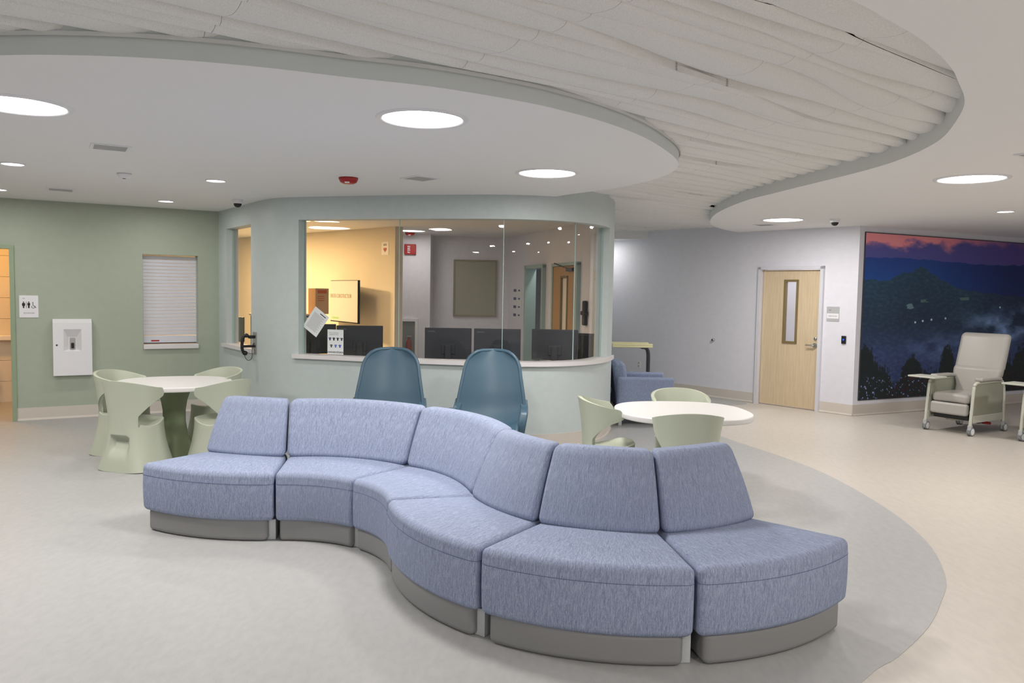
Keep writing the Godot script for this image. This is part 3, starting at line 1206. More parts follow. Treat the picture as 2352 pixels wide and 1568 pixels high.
func sofa() -> void:
	var th := deg_to_rad(42.8)
	var a0 := deg_to_rad(-77.7)
	var ro := 1.417
	var ri := 0.762
	var c1 := Vector2(0.666, -4.895)
	var lab := ["blue fabric sofa wedge in the near bend beside the concave one, facing left", "blue fabric sofa wedge at the front of the near bend, widest in view", "blue fabric sofa wedge at the right end of the sofa"]
	for i in 3:
		sofa_module(c1, a0 + th * (i + 0.5), th, true, lab[i])
	var d := Vector2(sin(a0), cos(a0))
	var c2 := c1 + d * (ro + ri)
	var a2 := a0 + PI
	sofa_module(c2, a2 + th * 0.5, th, false, "blue fabric sofa wedge in the deepest part of the inward curve")
	sofa_module(c2, a2 + th * 1.5, th, false, "blue fabric sofa wedge with concave front, second from the left end")
	var e := Vector2(sin(a2 + th * 2), cos(a2 + th * 2))
	var c3 := c2 + e * (ro + ri)
	sofa_module(c3, a2 + th * 2 + PI - th * 0.5, th, true, "blue fabric sofa wedge at the left end, in front of the green chairs")


# ---------------------------------------------------------------- tables and chairs
var chair_proto: Node3D

# outline of the chair at a height, angle 0 at its rear
func chair_skin(phi: float, y: float) -> Vector3:
	var w: float
	var d: float
	if y < 0.40:
		var k := y / 0.40
		w = lerpf(0.63, 0.50, sin(k * PI / 2))
		d = lerpf(0.60, 0.49, sin(k * PI / 2))
	else:
		var k := (y - 0.40) / 0.43
		w = lerpf(0.50, 0.63, k * k * 0.7 + k * 0.3)
		d = lerpf(0.49, 0.60, k * k * 0.7 + k * 0.3)
	w *= 0.88
	d *= 0.88
	var e := lerpf(0.42, 0.80, clampf(y / 0.45, 0.0, 1.0))
	var s := sin(phi)
	var c := cos(phi)
	var p := Vector3(signf(s) * pow(absf(s), e) * w / 2, y, -signf(c) * pow(absf(c), e) * d / 2)
	return p

func make_chair(xf: Transform3D, label: String) -> Node3D:
	if chair_proto != null:
		var r: Node3D = chair_proto.duplicate()
		r.name = numbered("moulded_chair")
		add_child(r)
		r.transform = xf
		r.set_meta("label", label)
		return r
	var o := thing("moulded_chair", label, "chair", xf, "moulded pale green chairs")
	chair_proto = o
	# seat block with the hand scoop in its rear
	var b := MB.new()
	var rows := []
	var seg := 96
	var nr := 26
	for i in nr + 1:
		var k := float(i) / nr
		var row := []
		for j in seg:
			var phi := TAU * j / seg
			var f := absf(wrapf(phi, -PI, PI))
			var top := 0.455 - 0.05 * exp(-pow((f - 1.35) / 0.55, 2.0))
			if f < 0.9:
				top = 0.405
			var y := 0.004 + k * (top - 0.004)
			if i == 0:
				y = 0.0 + 0.012 * pow(absf(sin(phi * 2.0)), 1.0) * 0.6
			var p := chair_skin(phi, y)
			if f < 0.5:
				var across := absf(p.x) / 0.105
				var q := 1.0 - smoothstep(0.8, 1.05, across)
				var up := smoothstep(0.10, 0.30, y) * (1.0 - smoothstep(0.305, 0.325, y))
				p.z += 0.07 * q * up
			row.append(p)
		rows.append(row)
	var last: Array = rows[-1]
	b.grid(rows, true, true)
	# seat surface, rounded at its rim
	rows = []
	for s in [[1.0, 0.0], [0.985, 0.006], [0.95, 0.005], [0.85, -0.006], [0.65, -0.018], [0.35, -0.028], [0.02, -0.03]]:
		var row := []
		for j in seg:
			var p: Vector3 = last[j]
			var flat := lerpf(p.y, 0.435, 1.0 - s[0])
			row.append(Vector3(p.x * s[0], flat + s[1], p.z * s[0]))
		rows.append(row)
	b.grid(rows, true, true)
	obj("seat", b, M.chair_green, o)
	# back that wraps round and ends in two wings
	b = MB.new()
	var nu := 56
	var nv := 22
	var outer := []
	var inner := []
	for i in nv + 1:
		var k := float(i) / nv
		var ro := []
		var ri := []
		for j in nu + 1:
			var u := float(j) / nu * 2.0 - 1.0
			var wide := lerpf(0.80, 1.84, clampf((k - 0.31) / 0.52, 0.0, 1.0))
			wide -= 0.14 * pow(smoothstep(0.86, 1.0, k), 2.0)
			var phi := u * wide
			var ytop := 0.835 - 0.095 * pow(absf(phi) / 1.92, 1.6)
			var y := lerpf(0.37, ytop, k)
			var p := chair_skin(phi, y)
			var nn := Vector3(p.x, 0, p.z).normalized()
			var th := 0.042 * (1.0 - 0.25 * k)
			ro.append(p)
			ri.append(p - nn * th)
		outer.append(ro)
		inner.append(ri)
	b.grid(outer, true)
	b.grid(inner, false)
	# rolled rim
	var loop_o := []
	var loop_i := []
	for i in nv + 1:
		loop_o.append(outer[i][0])
		loop_i.append(inner[i][0])
	for j in range(1, nu + 1):
		loop_o.append(outer[nv][j])
		loop_i.append(inner[nv][j])
	for i in range(nv - 1, -1, -1):
		loop_o.append(outer[i][nu])
		loop_i.append(inner[i][nu])
	var rim := []
	for q in 7:
		var an := PI * q / 6.0
		var row := []
		for j in loop_o.size():
			var c: Vector3 = (loop_o[j] + loop_i[j]) * 0.5
			var hv: Vector3 = (loop_o[j] - loop_i[j]) * 0.5
			var tdir: Vector3 = (loop_o[mini(j + 1, loop_o.size() - 1)] - loop_o[maxi(j - 1, 0)]).normalized()
			var outw := hv.cross(tdir).normalized()
			row.append(c + hv * cos(an) + outw * hv.length() * sin(an) * 0.75)
		rim.append(row)
	var base := b.v.size()
	b.grid(rim, false)
	# make the rim's normals point away from the shell
	var ix0 := b.ix.size()
	for q in range(base, b.v.size()):
		var j := (q - base) % loop_o.size()
		var c: Vector3 = (loop_o[j] + loop_i[j]) * 0.5
		if b.n[q].dot(b.v[q] - c) < 0.0:
			b.n[q] = -b.n[q]
	var keep := PackedInt32Array()
	var redo := PackedInt32Array()
	for q in range(0, ix0, 3):
		if b.ix[q] >= base:
			redo.append_array(PackedInt32Array([b.ix[q], b.ix[q + 1], b.ix[q + 2]]))
		else:
			keep.append_array(PackedInt32Array([b.ix[q], b.ix[q + 1], b.ix[q + 2]]))
	b.ix = keep
	for q in range(0, redo.size(), 3):
		b.face(redo[q], redo[q + 1], redo[q + 2])
	obj("backrest", b, M.chair_green, o)
	return o

func make_table(x: float, z: float, turn: float, label: String) -> void:
	var o := thing("pedestal_table", label, "table", at(x, 0.003, z, turn), "white tables on green pedestals")
	var b := MB.new()
	var pts := []
	for k in 72:
		var an := TAU * k / 72
		pts.append(Vector2(signf(sin(an)) * pow(absf(sin(an)), 0.78) * 0.555, signf(cos(an)) * pow(absf(cos(an)), 0.78) * 0.54))
	var rows := []
	for e in [[0.97, 0.695], [0.992, 0.698], [1.0, 0.706], [1.0, 0.732], [0.995, 0.739], [0.985, 0.742]]:
		var row := []
		for p in pts:
			row.append(Vector3(p.x * e[0], e[1], p.y * e[0]))
		rows.append(row)
	b.grid(rows, false, true)
	var up := PackedVector2Array()
	var dn := PackedVector2Array()
	for p in pts:
		up.append(p * 0.985)
		dn.append(p * 0.97)
	b.poly(up, 0.742, true)
	b.poly(dn, 0.695, false)
	obj("tabletop", b, M.table_white, o)
	b = MB.new()
	b.lathe([Vector2(0.22, 0.0), Vector2(0.222, 0.01), Vector2(0.21, 0.03), Vector2(0.165, 0.10), Vector2(0.13, 0.20), Vector2(0.108, 0.34), Vector2(0.108, 0.46), Vector2(0.125, 0.56), Vector2(0.155, 0.65), Vector2(0.18, 0.695)], 48)
	obj("pedestal", b, M.stem_green, o)

func tables_and_chairs() -> void:
	make_table(-3.40, -7.90, 0.35, "white-topped table on green pedestal near the green wall")
	make_table(1.435, -6.55, 0.05, "white-topped table behind the right half of the sofa")
	var f := func(x: float, z: float, dx: float, dz: float) -> Transform3D:
		return at(x, 0.003, z, atan2(dx, dz))
	make_chair(f.call(-3.51, -7.33, 0.30, -0.95), "pale green moulded chair with its scooped rear towards the camera")
	make_chair(f.call(-2.79, -7.52, -0.88, -0.42), "pale green moulded chair just behind the left end of the sofa")
	make_chair(f.call(-3.95, -8.00, 0.95, 0.22), "pale green moulded chair at the left table, below the white wall box")
	make_chair(f.call(-3.17, -8.37, -0.50, 0.86), "pale green moulded chair at the left table, nearest the station wall")
	make_chair(f.call(1.345, -5.96, 0.02, -1.0), "pale green moulded chair with its back to the camera at the right table")
	make_chair(f.call(0.83, -6.60, 0.96, -0.05), "pale green moulded chair at the left side of the right table")
	make_chair(f.call(1.54, -7.10, -0.05, 1.0), "pale green moulded chair behind the right table, facing the camera")


# ---------------------------------------------------------------- rocking loungers
func make_rocker(xf: Transform3D, label: String) -> void:
	var o := thing("lounge_chair", label, "chair", xf, "teal high-back lounge chairs")
	# shell: seat and back in one curved sheet, front at +z
	var b := MB.new()
	var nv := 44
	var nu := 24
	var fr := []
	var bk := []
	var spine := spline3([Vector3(0, 0.40, 0.42), Vector3(0, 0.43, 0.30), Vector3(0, 0.40, 0.05), Vector3(0, 0.42, -0.10), Vector3(0, 0.55, -0.20), Vector3(0, 0.75, -0.26), Vector3(0, 0.95, -0.33), Vector3(0, 1.135, -0.41)], 7)
	for i in spine.size():
		var p: Vector3 = spine[i]
		var d: Vector3 = (spine[mini(i + 1, spine.size() - 1)] - spine[maxi(i - 1, 0)]).normalized()
		var nn := Vector3.RIGHT.cross(d).normalized()    # towards the sitter
		if nn.y < 0.0 and p.y < 0.5:
			nn = -nn
		if nn.z < 0.0 and p.y >= 0.5:
			nn = -nn
		var k := float(i) / (spine.size() - 1)
		var hw := 0.27
		if p.y > 0.5:
			hw = 0.325 - 0.055 * smoothstep(0.55, 1.0, p.y)
			var tp := clampf((1.135 - p.y) / 0.24, 0.0, 1.0)
			hw *= sqrt(1.0 - pow(1.0 - tp, 2.4))
		elif i > 20:
			hw = lerpf(0.27, 0.325, clampf((p.y - 0.40) / 0.1, 0.0, 1.0))
		hw = maxf(hw, 0.012)
		var ra := []
		var rb := []
		for j in nu + 1:
			var u := float(j) / nu * 2.0 - 1.0
			var curl := 0.075 * u * u * smoothstep(0.02, 0.2, hw)
			var q := p + Vector3(u * hw, 0, 0) + nn * curl
			ra.append(q + nn * 0.012)
			rb.append(q - nn * 0.022)
		fr.append(ra)
		bk.append(rb)
	b.grid(fr, false)
	b.grid(bk, true)
	for q in b.v.size():
		pass
	# rim
	var lo := []
	var li := []
	for i in fr.size():
		lo.append(fr[i][0])
		li.append(bk[i][0])
	for j in range(1, nu + 1):
		lo.append(fr[-1][j])
		li.append(bk[-1][j])
	for i in range(fr.size() - 2, -1, -1):
		lo.append(fr[i][nu])
		li.append(bk[i][nu])
	for j in range(nu - 1, -1, -1):
		lo.append(fr[0][j])
		li.append(bk[0][j])
	var path := []
	for j in range(0, lo.size(), 1):
		var c: Vector3 = (lo[j] + li[j]) * 0.5
		if path.is_empty() or (path[-1] - c).length() > 0.012:
			path.append(c)
	b.tube(path, 0.019, 8)
	obj("shell", b, M.rocker, o)
	# arms: flat bands that rise from the shell, roll over and drop to the seat
	for s in [-1.0, 1.0]:
		b = MB.new()
		b.band(spline3([Vector3(s * 0.315, 0.66, -0.20), Vector3(s * 0.325, 0.60, -0.12), Vector3(s * 0.325, 0.585, 0.02), Vector3(s * 0.33, 0.615, 0.16), Vector3(s * 0.332, 0.625, 0.24), Vector3(s * 0.33, 0.595, 0.31), Vector3(s * 0.315, 0.50, 0.34), Vector3(s * 0.30, 0.40, 0.32)], 8), 0.075, 0.032, Vector3(1, 0, 0))
		obj("armrest", b, M.rocker, o)
	# pedestal and rocker feet
	b = MB.new()
	b.rbox(Vector3(0, 0.22, 0.08), Vector3(0.44, 0.36, 0.50), 0.05, 3)
	obj("base", b, M.rocker, o)
	for s in [-1.0, 1.0]:
		b = MB.new()
		b.tube(spline3([Vector3(s * 0.24, 0.07, -0.38), Vector3(s * 0.24, 0.025, -0.15), Vector3(s * 0.24, 0.02, 0.08), Vector3(s * 0.24, 0.025, 0.25), Vector3(s * 0.24, 0.06, 0.44)], 6), 0.02, 8)
		obj("runner", b, M.rocker, o)

func rockers() -> void:
	make_rocker(at(-1.17, -0.012, -7.42, 0.05), "teal high-back moulded lounge chair further left behind the sofa")
	make_rocker(at(-0.20, -0.012, -7.45, -0.04), "teal high-back moulded lounge chair on the right, near the inward curve")


# ---------------------------------------------------------------- blue armchair and the side table behind it
func armchair() -> void:
	var o := thing("armchair", "blue upholstered armchair side-on beside the curved station wall", "chair", at(1.74, 0.003, -10.53, PI / 2))
	# local front +z is world +x
	var b := MB.new()
	for s in [-1.0, 1.0]:
		b = MB.new()
		b.rbox(Vector3(s * 0.35, 0.375, 0.0), Vector3(0.11, 0.51, 0.74), 0.035, 3)
		obj("arm", b, M.fabric_dark, o)
	b = MB.new()
	b.rbox(Vector3(0, 0.33, 0.06), Vector3(0.59, 0.26, 0.66), 0.04, 3)
	obj("seat_cushion", b, M.fabric_dark, o)
	b = MB.new()
	b.rbox(Vector3.ZERO, Vector3(0.59, 0.64, 0.17), 0.06, 4, Vector3i(2, 4, 1), func(p: Vector3) -> Vector3: return p + Vector3(0, 0.50, -0.26 - 0.13 * (p.y + 0.32) + (0.05 if p.z > 0.0 else 0.0) * (0.32 - p.y)))
	obj("backrest", b, M.fabric_dark, o)
	b = MB.new()
	b.box(Vector3(0, 0.20, -0.02), Vector3(0.66, 0.06, 0.68))
	obj("frame", b, M.black, o)
	for s in [-1.0, 1.0]:
		for f in [-0.32, 0.32]:
			b = MB.new()
			b.rbox(Vector3(s * 0.36, 0.07, f), Vector3(0.045, 0.14, 0.045), 0.004, 1)
			obj("leg", b, M.grey_plastic, o)
	o = thing("side_table", "cream-topped narrow side table on wrapped dark legs behind the blue armchair", "table", at(1.86, 0.003, -12.2, 0.0))
	b = MB.new()
	b.rbox(Vector3(-0.02, 0.905, 0), Vector3(0.62, 0.03, 0.42), 0.012, 2)
	b.rbox(Vector3(-0.02, 0.935, -0.19), Vector3(0.62, 0.035, 0.03), 0.012, 2)
	b.rbox(Vector3(-0.02, 0.935, 0.19), Vector3(0.62, 0.035, 0.03), 0.012, 2)
	obj("table_top", b, M.cream, o)
	for s in [-0.05, 0.05]:
		b = MB.new()
		b.tube(spline3([Vector3(0.14, 0.885, s), Vector3(0.22, 0.87, s), Vector3(0.255, 0.80, s), Vector3(0.26, 0.6, s), Vector3(0.26, 0.05, s)], 6), 0.022, 8)
		obj("post", b, M.dark_steel, o)
	b = MB.new()
	b.rbox(Vector3(0.0, 0.03, 0), Vector3(0.62, 0.045, 0.30), 0.015, 2)
	obj("base", b, M.dark_steel, o)


# ---------------------------------------------------------------- clinical recliners
func make_recliner(xf: Transform3D, label: String) -> void:
	var o := thing("recliner", label, "recliner", xf, "grey clinical recliners on casters")
	# local front +z, casters at x +-0.27, z +-0.40
	var b := MB.new()
	b.rbox(Vector3.ZERO, Vector3(0.62, 0.50, 0.13), 0.06, 4, Vector3i(4, 4, 1), func(p: Vector3) -> Vector3: return p + Vector3(0, 1.02, -0.30 - 0.30 * (p.y + 0.25)) + Vector3(0, 0, 0.02 * cos(p.x * 4.0)))
	obj("headrest_cushion", b, M.vinyl_seat, o)
	b = MB.new()
	b.rbox(Vector3.ZERO, Vector3(0.62, 0.42, 0.13), 0.055, 4, Vector3i(8, 6, 1), func(p: Vector3) -> Vector3:
		var nar := 1.0 - 0.24 * smoothstep(0.12, -0.06, p.y)
		return Vector3(p.x * nar, p.y + 0.63, p.z - 0.19 - 0.27 * (p.y + 0.2) + 0.03 * cos(p.x * 4.0)))
	obj("lumbar_cushion", b, M.vinyl_seat, o)
	b = MB.new()
	b.rbox(Vector3.ZERO, Vector3(0.46, 0.12, 0.54), 0.045, 4, Vector3i(6, 1, 6), func(p: Vector3) -> Vector3: return p + Vector3(0, 0.445 + 0.012 * cos(p.x * 6.0) * cos(p.z * 4.0), 0.13))
	obj("seat_cushion", b, M.vinyl_seat, o)
	b = MB.new()
	b.rbox(Vector3.ZERO, Vector3(0.47, 0.15, 0.08), 0.03, 3, Vector3i(6, 2, 1), func(p: Vector3) -> Vector3: return p + Vector3(0, 0.315, 0.38 + 0.02 * cos(p.x * 5.0)))
	obj("footrest", b, M.vinyl_seat, o)
	b = MB.new()
	b.rbox(Vector3.ZERO, Vector3(0.45, 0.13, 0.34), 0.04, 3, Vector3i(8, 2, 2), func(p: Vector3) -> Vector3: return p + Vector3(0, 0.215 + 0.9 * p.x * p.x, 0.20 - 0.5 * (0.065 - p.y)))
	obj("footrest_apron", b, M.recliner_panel, o)
	for s in [-1.0, 1.0]:
		b = MB.new()
		b.tube(spline3([Vector3(s * 0.285, 0.10, 0.42), Vector3(s * 0.285, 0.35, 0.40), Vector3(s * 0.285, 0.60, 0.37), Vector3(s * 0.285, 0.655, 0.33), Vector3(s * 0.285, 0.665, 0.24), Vector3(s * 0.285, 0.665, -0.25), Vector3(s * 0.285, 0.63, -0.34), Vector3(s * 0.285, 0.50, -0.38), Vector3(s * 0.285, 0.10, -0.40)], 8), 0.019, 10)
		obj("frame_tube", b, M.recliner_frame, o)
		b = MB.new()
		b.rbox(Vector3(s * 0.275, 0.42, 0.0), Vector3(0.02, 0.47, 0.70), 0.008, 2)
		obj("side_panel", b, M.recliner_panel, o)
		b = MB.new()
		b.rbox(Vector3(s * 0.288, 0.205, 0.0), Vector3(0.012, 0.09, 0.72), 0.004, 1)
		obj("lower_rail", b, M.recliner_frame, o)
		b = MB.new()
		b.rbox(Vector3.ZERO, Vector3(0.10, 0.045, 0.52), 0.02, 3, Vector3i(1, 1, 6), func(p: Vector3) -> Vector3: return p + Vector3(s * 0.285, 0.705 - 0.35 * pow(maxf(0.0, -p.z - 0.14), 1.5), 0.02))
		obj("arm_pad", b, M.vinyl_seat, o)
		b = MB.new()
		b.tube([Vector3(s * 0.20, 0.13, -0.05), Vector3(s * 0.24, 0.115, -0.16)], 0.018, 8)
		var pd := obj("brake_pedal", b, M.red, o)
		pd.set_meta("label", "red brake pedal")
		b = MB.new()
		b.box(Vector3(s * 0.18, 0.14, 0.0), Vector3(0.06, 0.035, 0.12))
		obj("pedal_bracket", b, M.black, o)
		for f in [0.42, -0.40]:
			b = MB.new()
			b.rbox(Vector3(s * 0.285, 0.115, f), Vector3(0.045, 0.05, 0.05), 0.01, 2)
			b.rbox(Vector3(s * 0.285, 0.085, f - 0.01), Vector3(0.05, 0.035, 0.07), 0.012, 2)
			var ca := obj("caster", b, M.grey_plastic, o)
			for w in [-0.018, 0.018]:
				b = MB.new()
				b.xf = Transform3D(Basis(Vector3.BACK, PI / 2), Vector3(s * 0.285 + w, 0.055, f - 0.02))
				b.lathe([Vector2(0.0, 0.011), Vector2(0.036, 0.012), Vector2(0.042, 0.008), Vector2(0.042, -0.008), Vector2(0.036, -0.012), Vector2(0.0, -0.011)], 20)
				obj("hub", b, M.white_plastic, ca)
				b = MB.new()
				b.xf = Transform3D(Basis(Vector3.BACK, PI / 2), Vector3(s * 0.285 + w, 0.055, f - 0.02))
				b.lathe([Vector2(0.041, 0.009), Vector2(0.053, 0.007), Vector2(0.055, 0.0), Vector2(0.053, -0.007), Vector2(0.041, -0.009)], 20)
				obj("tyre", b, M.ink_grey, ca)
	b = MB.new()
	b.rbox(Vector3.ZERO, Vector3(0.36, 0.022, 0.30), 0.008, 2, Vector3i.ONE, func(p: Vector3) -> Vector3: return p + Vector3(-0.29, 0.70, 0.42))
	obj("tray", b, M.recliner_frame, o)
	b = MB.new()
	b.box(Vector3(0, 0.20, -0.33), Vector3(0.52, 0.03, 0.03))
	b.box(Vector3(0, 0.26, 0.1), Vector3(0.44, 0.16, 0.5))
	obj("chassis", b, M.black, o)

func recliners() -> void:
	# casters read from the floor: front pair at (5.45,-10.30) and (5.77,-9.86), rear pair 0.8 m behind
	var turn := atan2(-0.84, 0.54)
	make_recliner(at(5.96, 0.0, -10.27, turn), "grey padded recliner on casters standing whole in front of the mural")
	make_recliner(at(6.72, 0.0, -9.50, turn), "grey padded recliner cut off by the right edge of the photo")


# ---------------------------------------------------------------- things on walls
func person_shape(b: MB, x: float, skirt: bool) -> void:
	b.xf.origin.x += x
	var pts := PackedVector2Array()
	for k in 12:
		pts.append(Vector2(sin(TAU * k / 12), cos(TAU * k / 12)) * 0.0075 + Vector2(0, 0.0345))
	b.plate(pts, 0.0, 0.001)
	if skirt:
		b.plate(PackedVector2Array([Vector2(-0.012, 0.025), Vector2(0.012, 0.025), Vector2(0.019, 0.004), Vector2(0.015, 0.0), Vector2(0.015, -0.014), Vector2(0.007, -0.014), Vector2(0.007, -0.04), Vector2(-0.007, -0.04), Vector2(-0.007, -0.014), Vector2(-0.015, -0.014), Vector2(-0.015, 0.0), Vector2(-0.019, 0.004)]), 0.0, 0.001)
	else:
		b.plate(PackedVector2Array([Vector2(-0.014, 0.025), Vector2(0.014, 0.025), Vector2(0.015, -0.004), Vector2(0.009, -0.004), Vector2(0.008, -0.04), Vector2(-0.008, -0.04), Vector2(-0.009, -0.004), Vector2(-0.015, -0.004)]), 0.0, 0.001)
	b.xf.origin.x -= x

func tee_shape(b: MB, x: float, y: float, s: float) -> void:
	var pts := PackedVector2Array()
	for p in [Vector2(-0.35, 0.9), Vector2(-0.12, 0.78), Vector2(0.12, 0.78), Vector2(0.35, 0.9), Vector2(1.0, 0.5), Vector2(0.78, 0.12), Vector2(0.48, 0.3), Vector2(0.48, -0.9), Vector2(-0.48, -0.9), Vector2(-0.48, 0.3), Vector2(-0.78, 0.12), Vector2(-1.0, 0.5)]:
		pts.append(p * s + Vector2(x, y))
	b.plate(pts, 0.0, 0.0008)

func wall_things() -> void:
	# restroom sign
	var o := thing("restroom_sign", "white restroom sign with black figures and wheelchair symbol", "sign", on(WG, 0.155, 1.423, 0.0))
	var b := MB.new()
	b.rbox(Vector3(0, 0, 0.004), Vector3(0.205, 0.275, 0.008), 0.0035, 2)
	obj("plate", b, M.white_plastic, o)
	b = MB.new()
	b.xf = Transform3D(Basis.IDENTITY, Vector3(0, 0.02, 0.008))
	person_shape(b, -0.055, true)
	person_shape(b, 0.0, false)
	b.box(Vector3(-0.027, 0.0, 0.0005), Vector3(0.004, 0.082, 0.001))
	# wheelchair
	var arc := []
	for k in 15:
		var an := lerpf(1.2, 5.4, k / 14.0)
		arc.append(Vector3(0.047 + sin(an) * -0.018, -0.021 + cos(an) * 0.018, 0.001))
	b.tube(arc, 0.0028, 6)
	b.tube([Vector3(0.044, 0.020, 0.001), Vector3(0.046, -0.012, 0.001), Vector3(0.064, -0.012, 0.001), Vector3(0.072, -0.033, 0.001), Vector3(0.079, -0.031, 0.001)], 0.0035, 6)
	b.disc(Vector3(0.043, 0.028, 0.001), 0.006, Vector3.BACK, 12)
	obj("pictogram", b, M.ink, o)
	lettering("RESTROOM", 0.017, M.ink_grey, o, Transform3D(Basis.IDENTITY, Vector3(0, -0.082, 0.0085)))
	lettering("108", 0.013, M.ink_grey, o, Transform3D(Basis.IDENTITY, Vector3(-0.055, 0.10, 0.0085)))
	# white dispenser box with a recess
	o = thing("dispenser_box", "white wall box with sloped recess on the green wall", "dispenser", on(WG, 0.622, 0.912, 0.0))
	b = MB.new()
	var dp := 0.09
	# front ring around the recess (x -0.1..0.1, y -0.05..0.23)
	b.quad(Vector3(-0.216, -0.356, dp), Vector3(0.216, -0.356, dp), Vector3(0.216, -0.05, dp), Vector3(-0.216, -0.05, dp))
	b.quad(Vector3(-0.216, 0.23, dp), Vector3(0.216, 0.23, dp), Vector3(0.216, 0.31, dp), Vector3(-0.216, 0.31, dp))
	b.quad(Vector3(-0.216, -0.05, dp), Vector3(-0.1, -0.05, dp), Vector3(-0.1, 0.23, dp), Vector3(-0.216, 0.23, dp))
	b.quad(Vector3(0.1, -0.05, dp), Vector3(0.216, -0.05, dp), Vector3(0.216, 0.23, dp), Vector3(0.1, 0.23, dp))
	# sloped top
	b.quad(Vector3(-0.216, 0.31, dp), Vector3(0.216, 0.31, dp), Vector3(0.216, 0.356, 0.0), Vector3(-0.216, 0.356, 0.0))
	b.quad(Vector3(0.216, -0.356, dp), Vector3(0.216, -0.356, 0), Vector3(0.216, 0.356, 0), Vector3(0.216, 0.31, dp))
	b.quad(Vector3(-0.216, -0.356, 0), Vector3(-0.216, -0.356, dp), Vector3(-0.216, 0.31, dp), Vector3(-0.216, 0.356, 0))
	b.quad(Vector3(-0.216, -0.356, 0), Vector3(0.216, -0.356, 0), Vector3(0.216, -0.356, dp), Vector3(-0.216, -0.356, dp))
	# recess walls slope inwards
	var ra := [Vector3(-0.1, -0.05, dp), Vector3(0.1, -0.05, dp), Vector3(0.1, 0.23, dp), Vector3(-0.1, 0.23, dp)]
	var rb := [Vector3(-0.045, -0.03, 0.02), Vector3(0.045, -0.03, 0.02), Vector3(0.045, 0.13, 0.02), Vector3(-0.045, 0.13, 0.02)]
	for k in 4:
		b.quad(ra[k], ra[(k + 1) % 4], rb[(k + 1) % 4], rb[k])
	b.quad(rb[0], rb[1], rb[2], rb[3])
	obj("housing", b, M.white_plastic, o)
	b = MB.new()
	b.rbox(Vector3(0.0, 0.045, 0.026), Vector3(0.062, 0.145, 0.012), 0.004, 2)
	obj("outlet_plate", b, M.steel, o)
	b = MB.new()
	b.rbox(Vector3(0.0, 0.02, 0.04), Vector3(0.034, 0.07, 0.03), 0.008, 2)
	obj("spout", b, M.black, o)
	b = MB.new()
	b.disc(Vector3(-0.175, 0.03, dp + 0.001), 0.012, Vector3.BACK, 16)
	obj("lock", b, M.dark_steel, o)
	# roll-down shutter in its opening
	o = thing("roll_down_shutter", "closed silver roll-down shutter in the green wall", "shutter", on(WG, 1.787, 0.93, -0.11))
	for k in 23:
		b = MB.new()
		b.rbox(Vector3(0, 0.138 + 0.0462 * k, 0.0), Vector3(0.67, 0.043, 0.014), 0.006, 2)
		obj("slat", b, M.shutter, o)
	b = MB.new()
	b.rbox(Vector3(0, 0.06, 0.006), Vector3(0.67, 0.095, 0.03), 0.006, 2)
	obj("bottom_bar", b, M.shutter, o)
	b = MB.new()
	b.rbox(Vector3(-0.19, 0.04, 0.022), Vector3(0.10, 0.018, 0.004), 0.001, 1)
	obj("maker_badge", b, M.red, o)
	b = MB.new()
	b.box(Vector3(0, 0.006, 0.0), Vector3(0.67, 0.012, 0.02))
	obj("seal", b, M.black, o)
	for s in [-0.34, 0.34]:
		b = MB.new()
		b.box(Vector3(s, 0.595, 0.0), Vector3(0.018, 1.19, 0.03))
		obj("guide_rail", b, M.grey_plastic, o)
	o = thing("counter_ledge", "pale counter ledge below the roll-down shutter", "ledge", on(WG, 1.787, 0.865, 0.0))
	b = MB.new()
	b.rbox(Vector3(0, 0.03, -0.045), Vector3(0.686, 0.06, 0.17), 0.008, 2)
	obj("ledge_slab", b, M.sill, o)
	# mural print
	o = thing("mural", "large landscape mural of blue hills at dusk", "mural", on(WM, 2.45, 1.44, 0.0))
	b = MB.new()
	b.quad(Vector3(-2.34, -1.21, 0.012), Vector3(2.34, -1.21, 0.012), Vector3(2.34, 1.21, 0.012), Vector3(-2.34, 1.21, 0.012), [Vector2(0, 1), Vector2(1, 1), Vector2(1, 0), Vector2(0, 0)])
	b.quad(Vector3(-2.34, -1.21, 0.0), Vector3(-2.34, -1.21, 0.012), Vector3(-2.34, 1.21, 0.012), Vector3(-2.34, 1.21, 0.0))
	var mm := mat(Color.WHITE, 0.5)
	mm.albedo_texture = mural_texture()
	obj("print", b, mm, o)
	b = MB.new()
	for e in [[0.0, 1.214, 4.70, 0.012], [0.0, -1.214, 4.70, 0.012]]:
		b.box(Vector3(e[0], e[1], 0.008), Vector3(e[2], e[3], 0.016))
	for e in [-2.345, 2.345]:
		b.box(Vector3(e, 0, 0.008), Vector3(0.012, 2.43, 0.016))
	obj("edge_frame", b, M.dark_steel, o)
	# room plate
	o = thing("room_plate", "grey and white room name plate beside the wooden door", "sign", on(WR, 5.645, 1.468, 0.0))
	b = MB.new()
	b.rbox(Vector3(0, 0, 0.004), Vector3(0.195, 0.215, 0.008), 0.0035, 2)
	obj("plate", b, M.grey_plastic, o)
	b = MB.new()
	b.box(Vector3(0, -0.03, 0.009), Vector3(0.185, 0.075, 0.002))
	obj("name_strip", b, M.white_plastic, o)
	lettering("106", 0.016, M.ink, o, Transform3D(Basis.IDENTITY, Vector3(-0.045, 0.055, 0.0085)))
	lettering("Calm Room", 0.019, M.ink_grey, o, Transform3D(Basis.IDENTITY, Vector3(0, -0.03, 0.0105)))
	# card reader
	o = thing("card_reader", "small black card reader with blue light by the mural corner", "card reader", on(WR, 5.83, 1.097, 0.0))
	b = MB.new()
	b.rbox(Vector3(0, 0, 0.011), Vector3(0.066, 0.115, 0.022), 0.006, 2)
	obj("housing", b, M.black, o)
	b = MB.new()
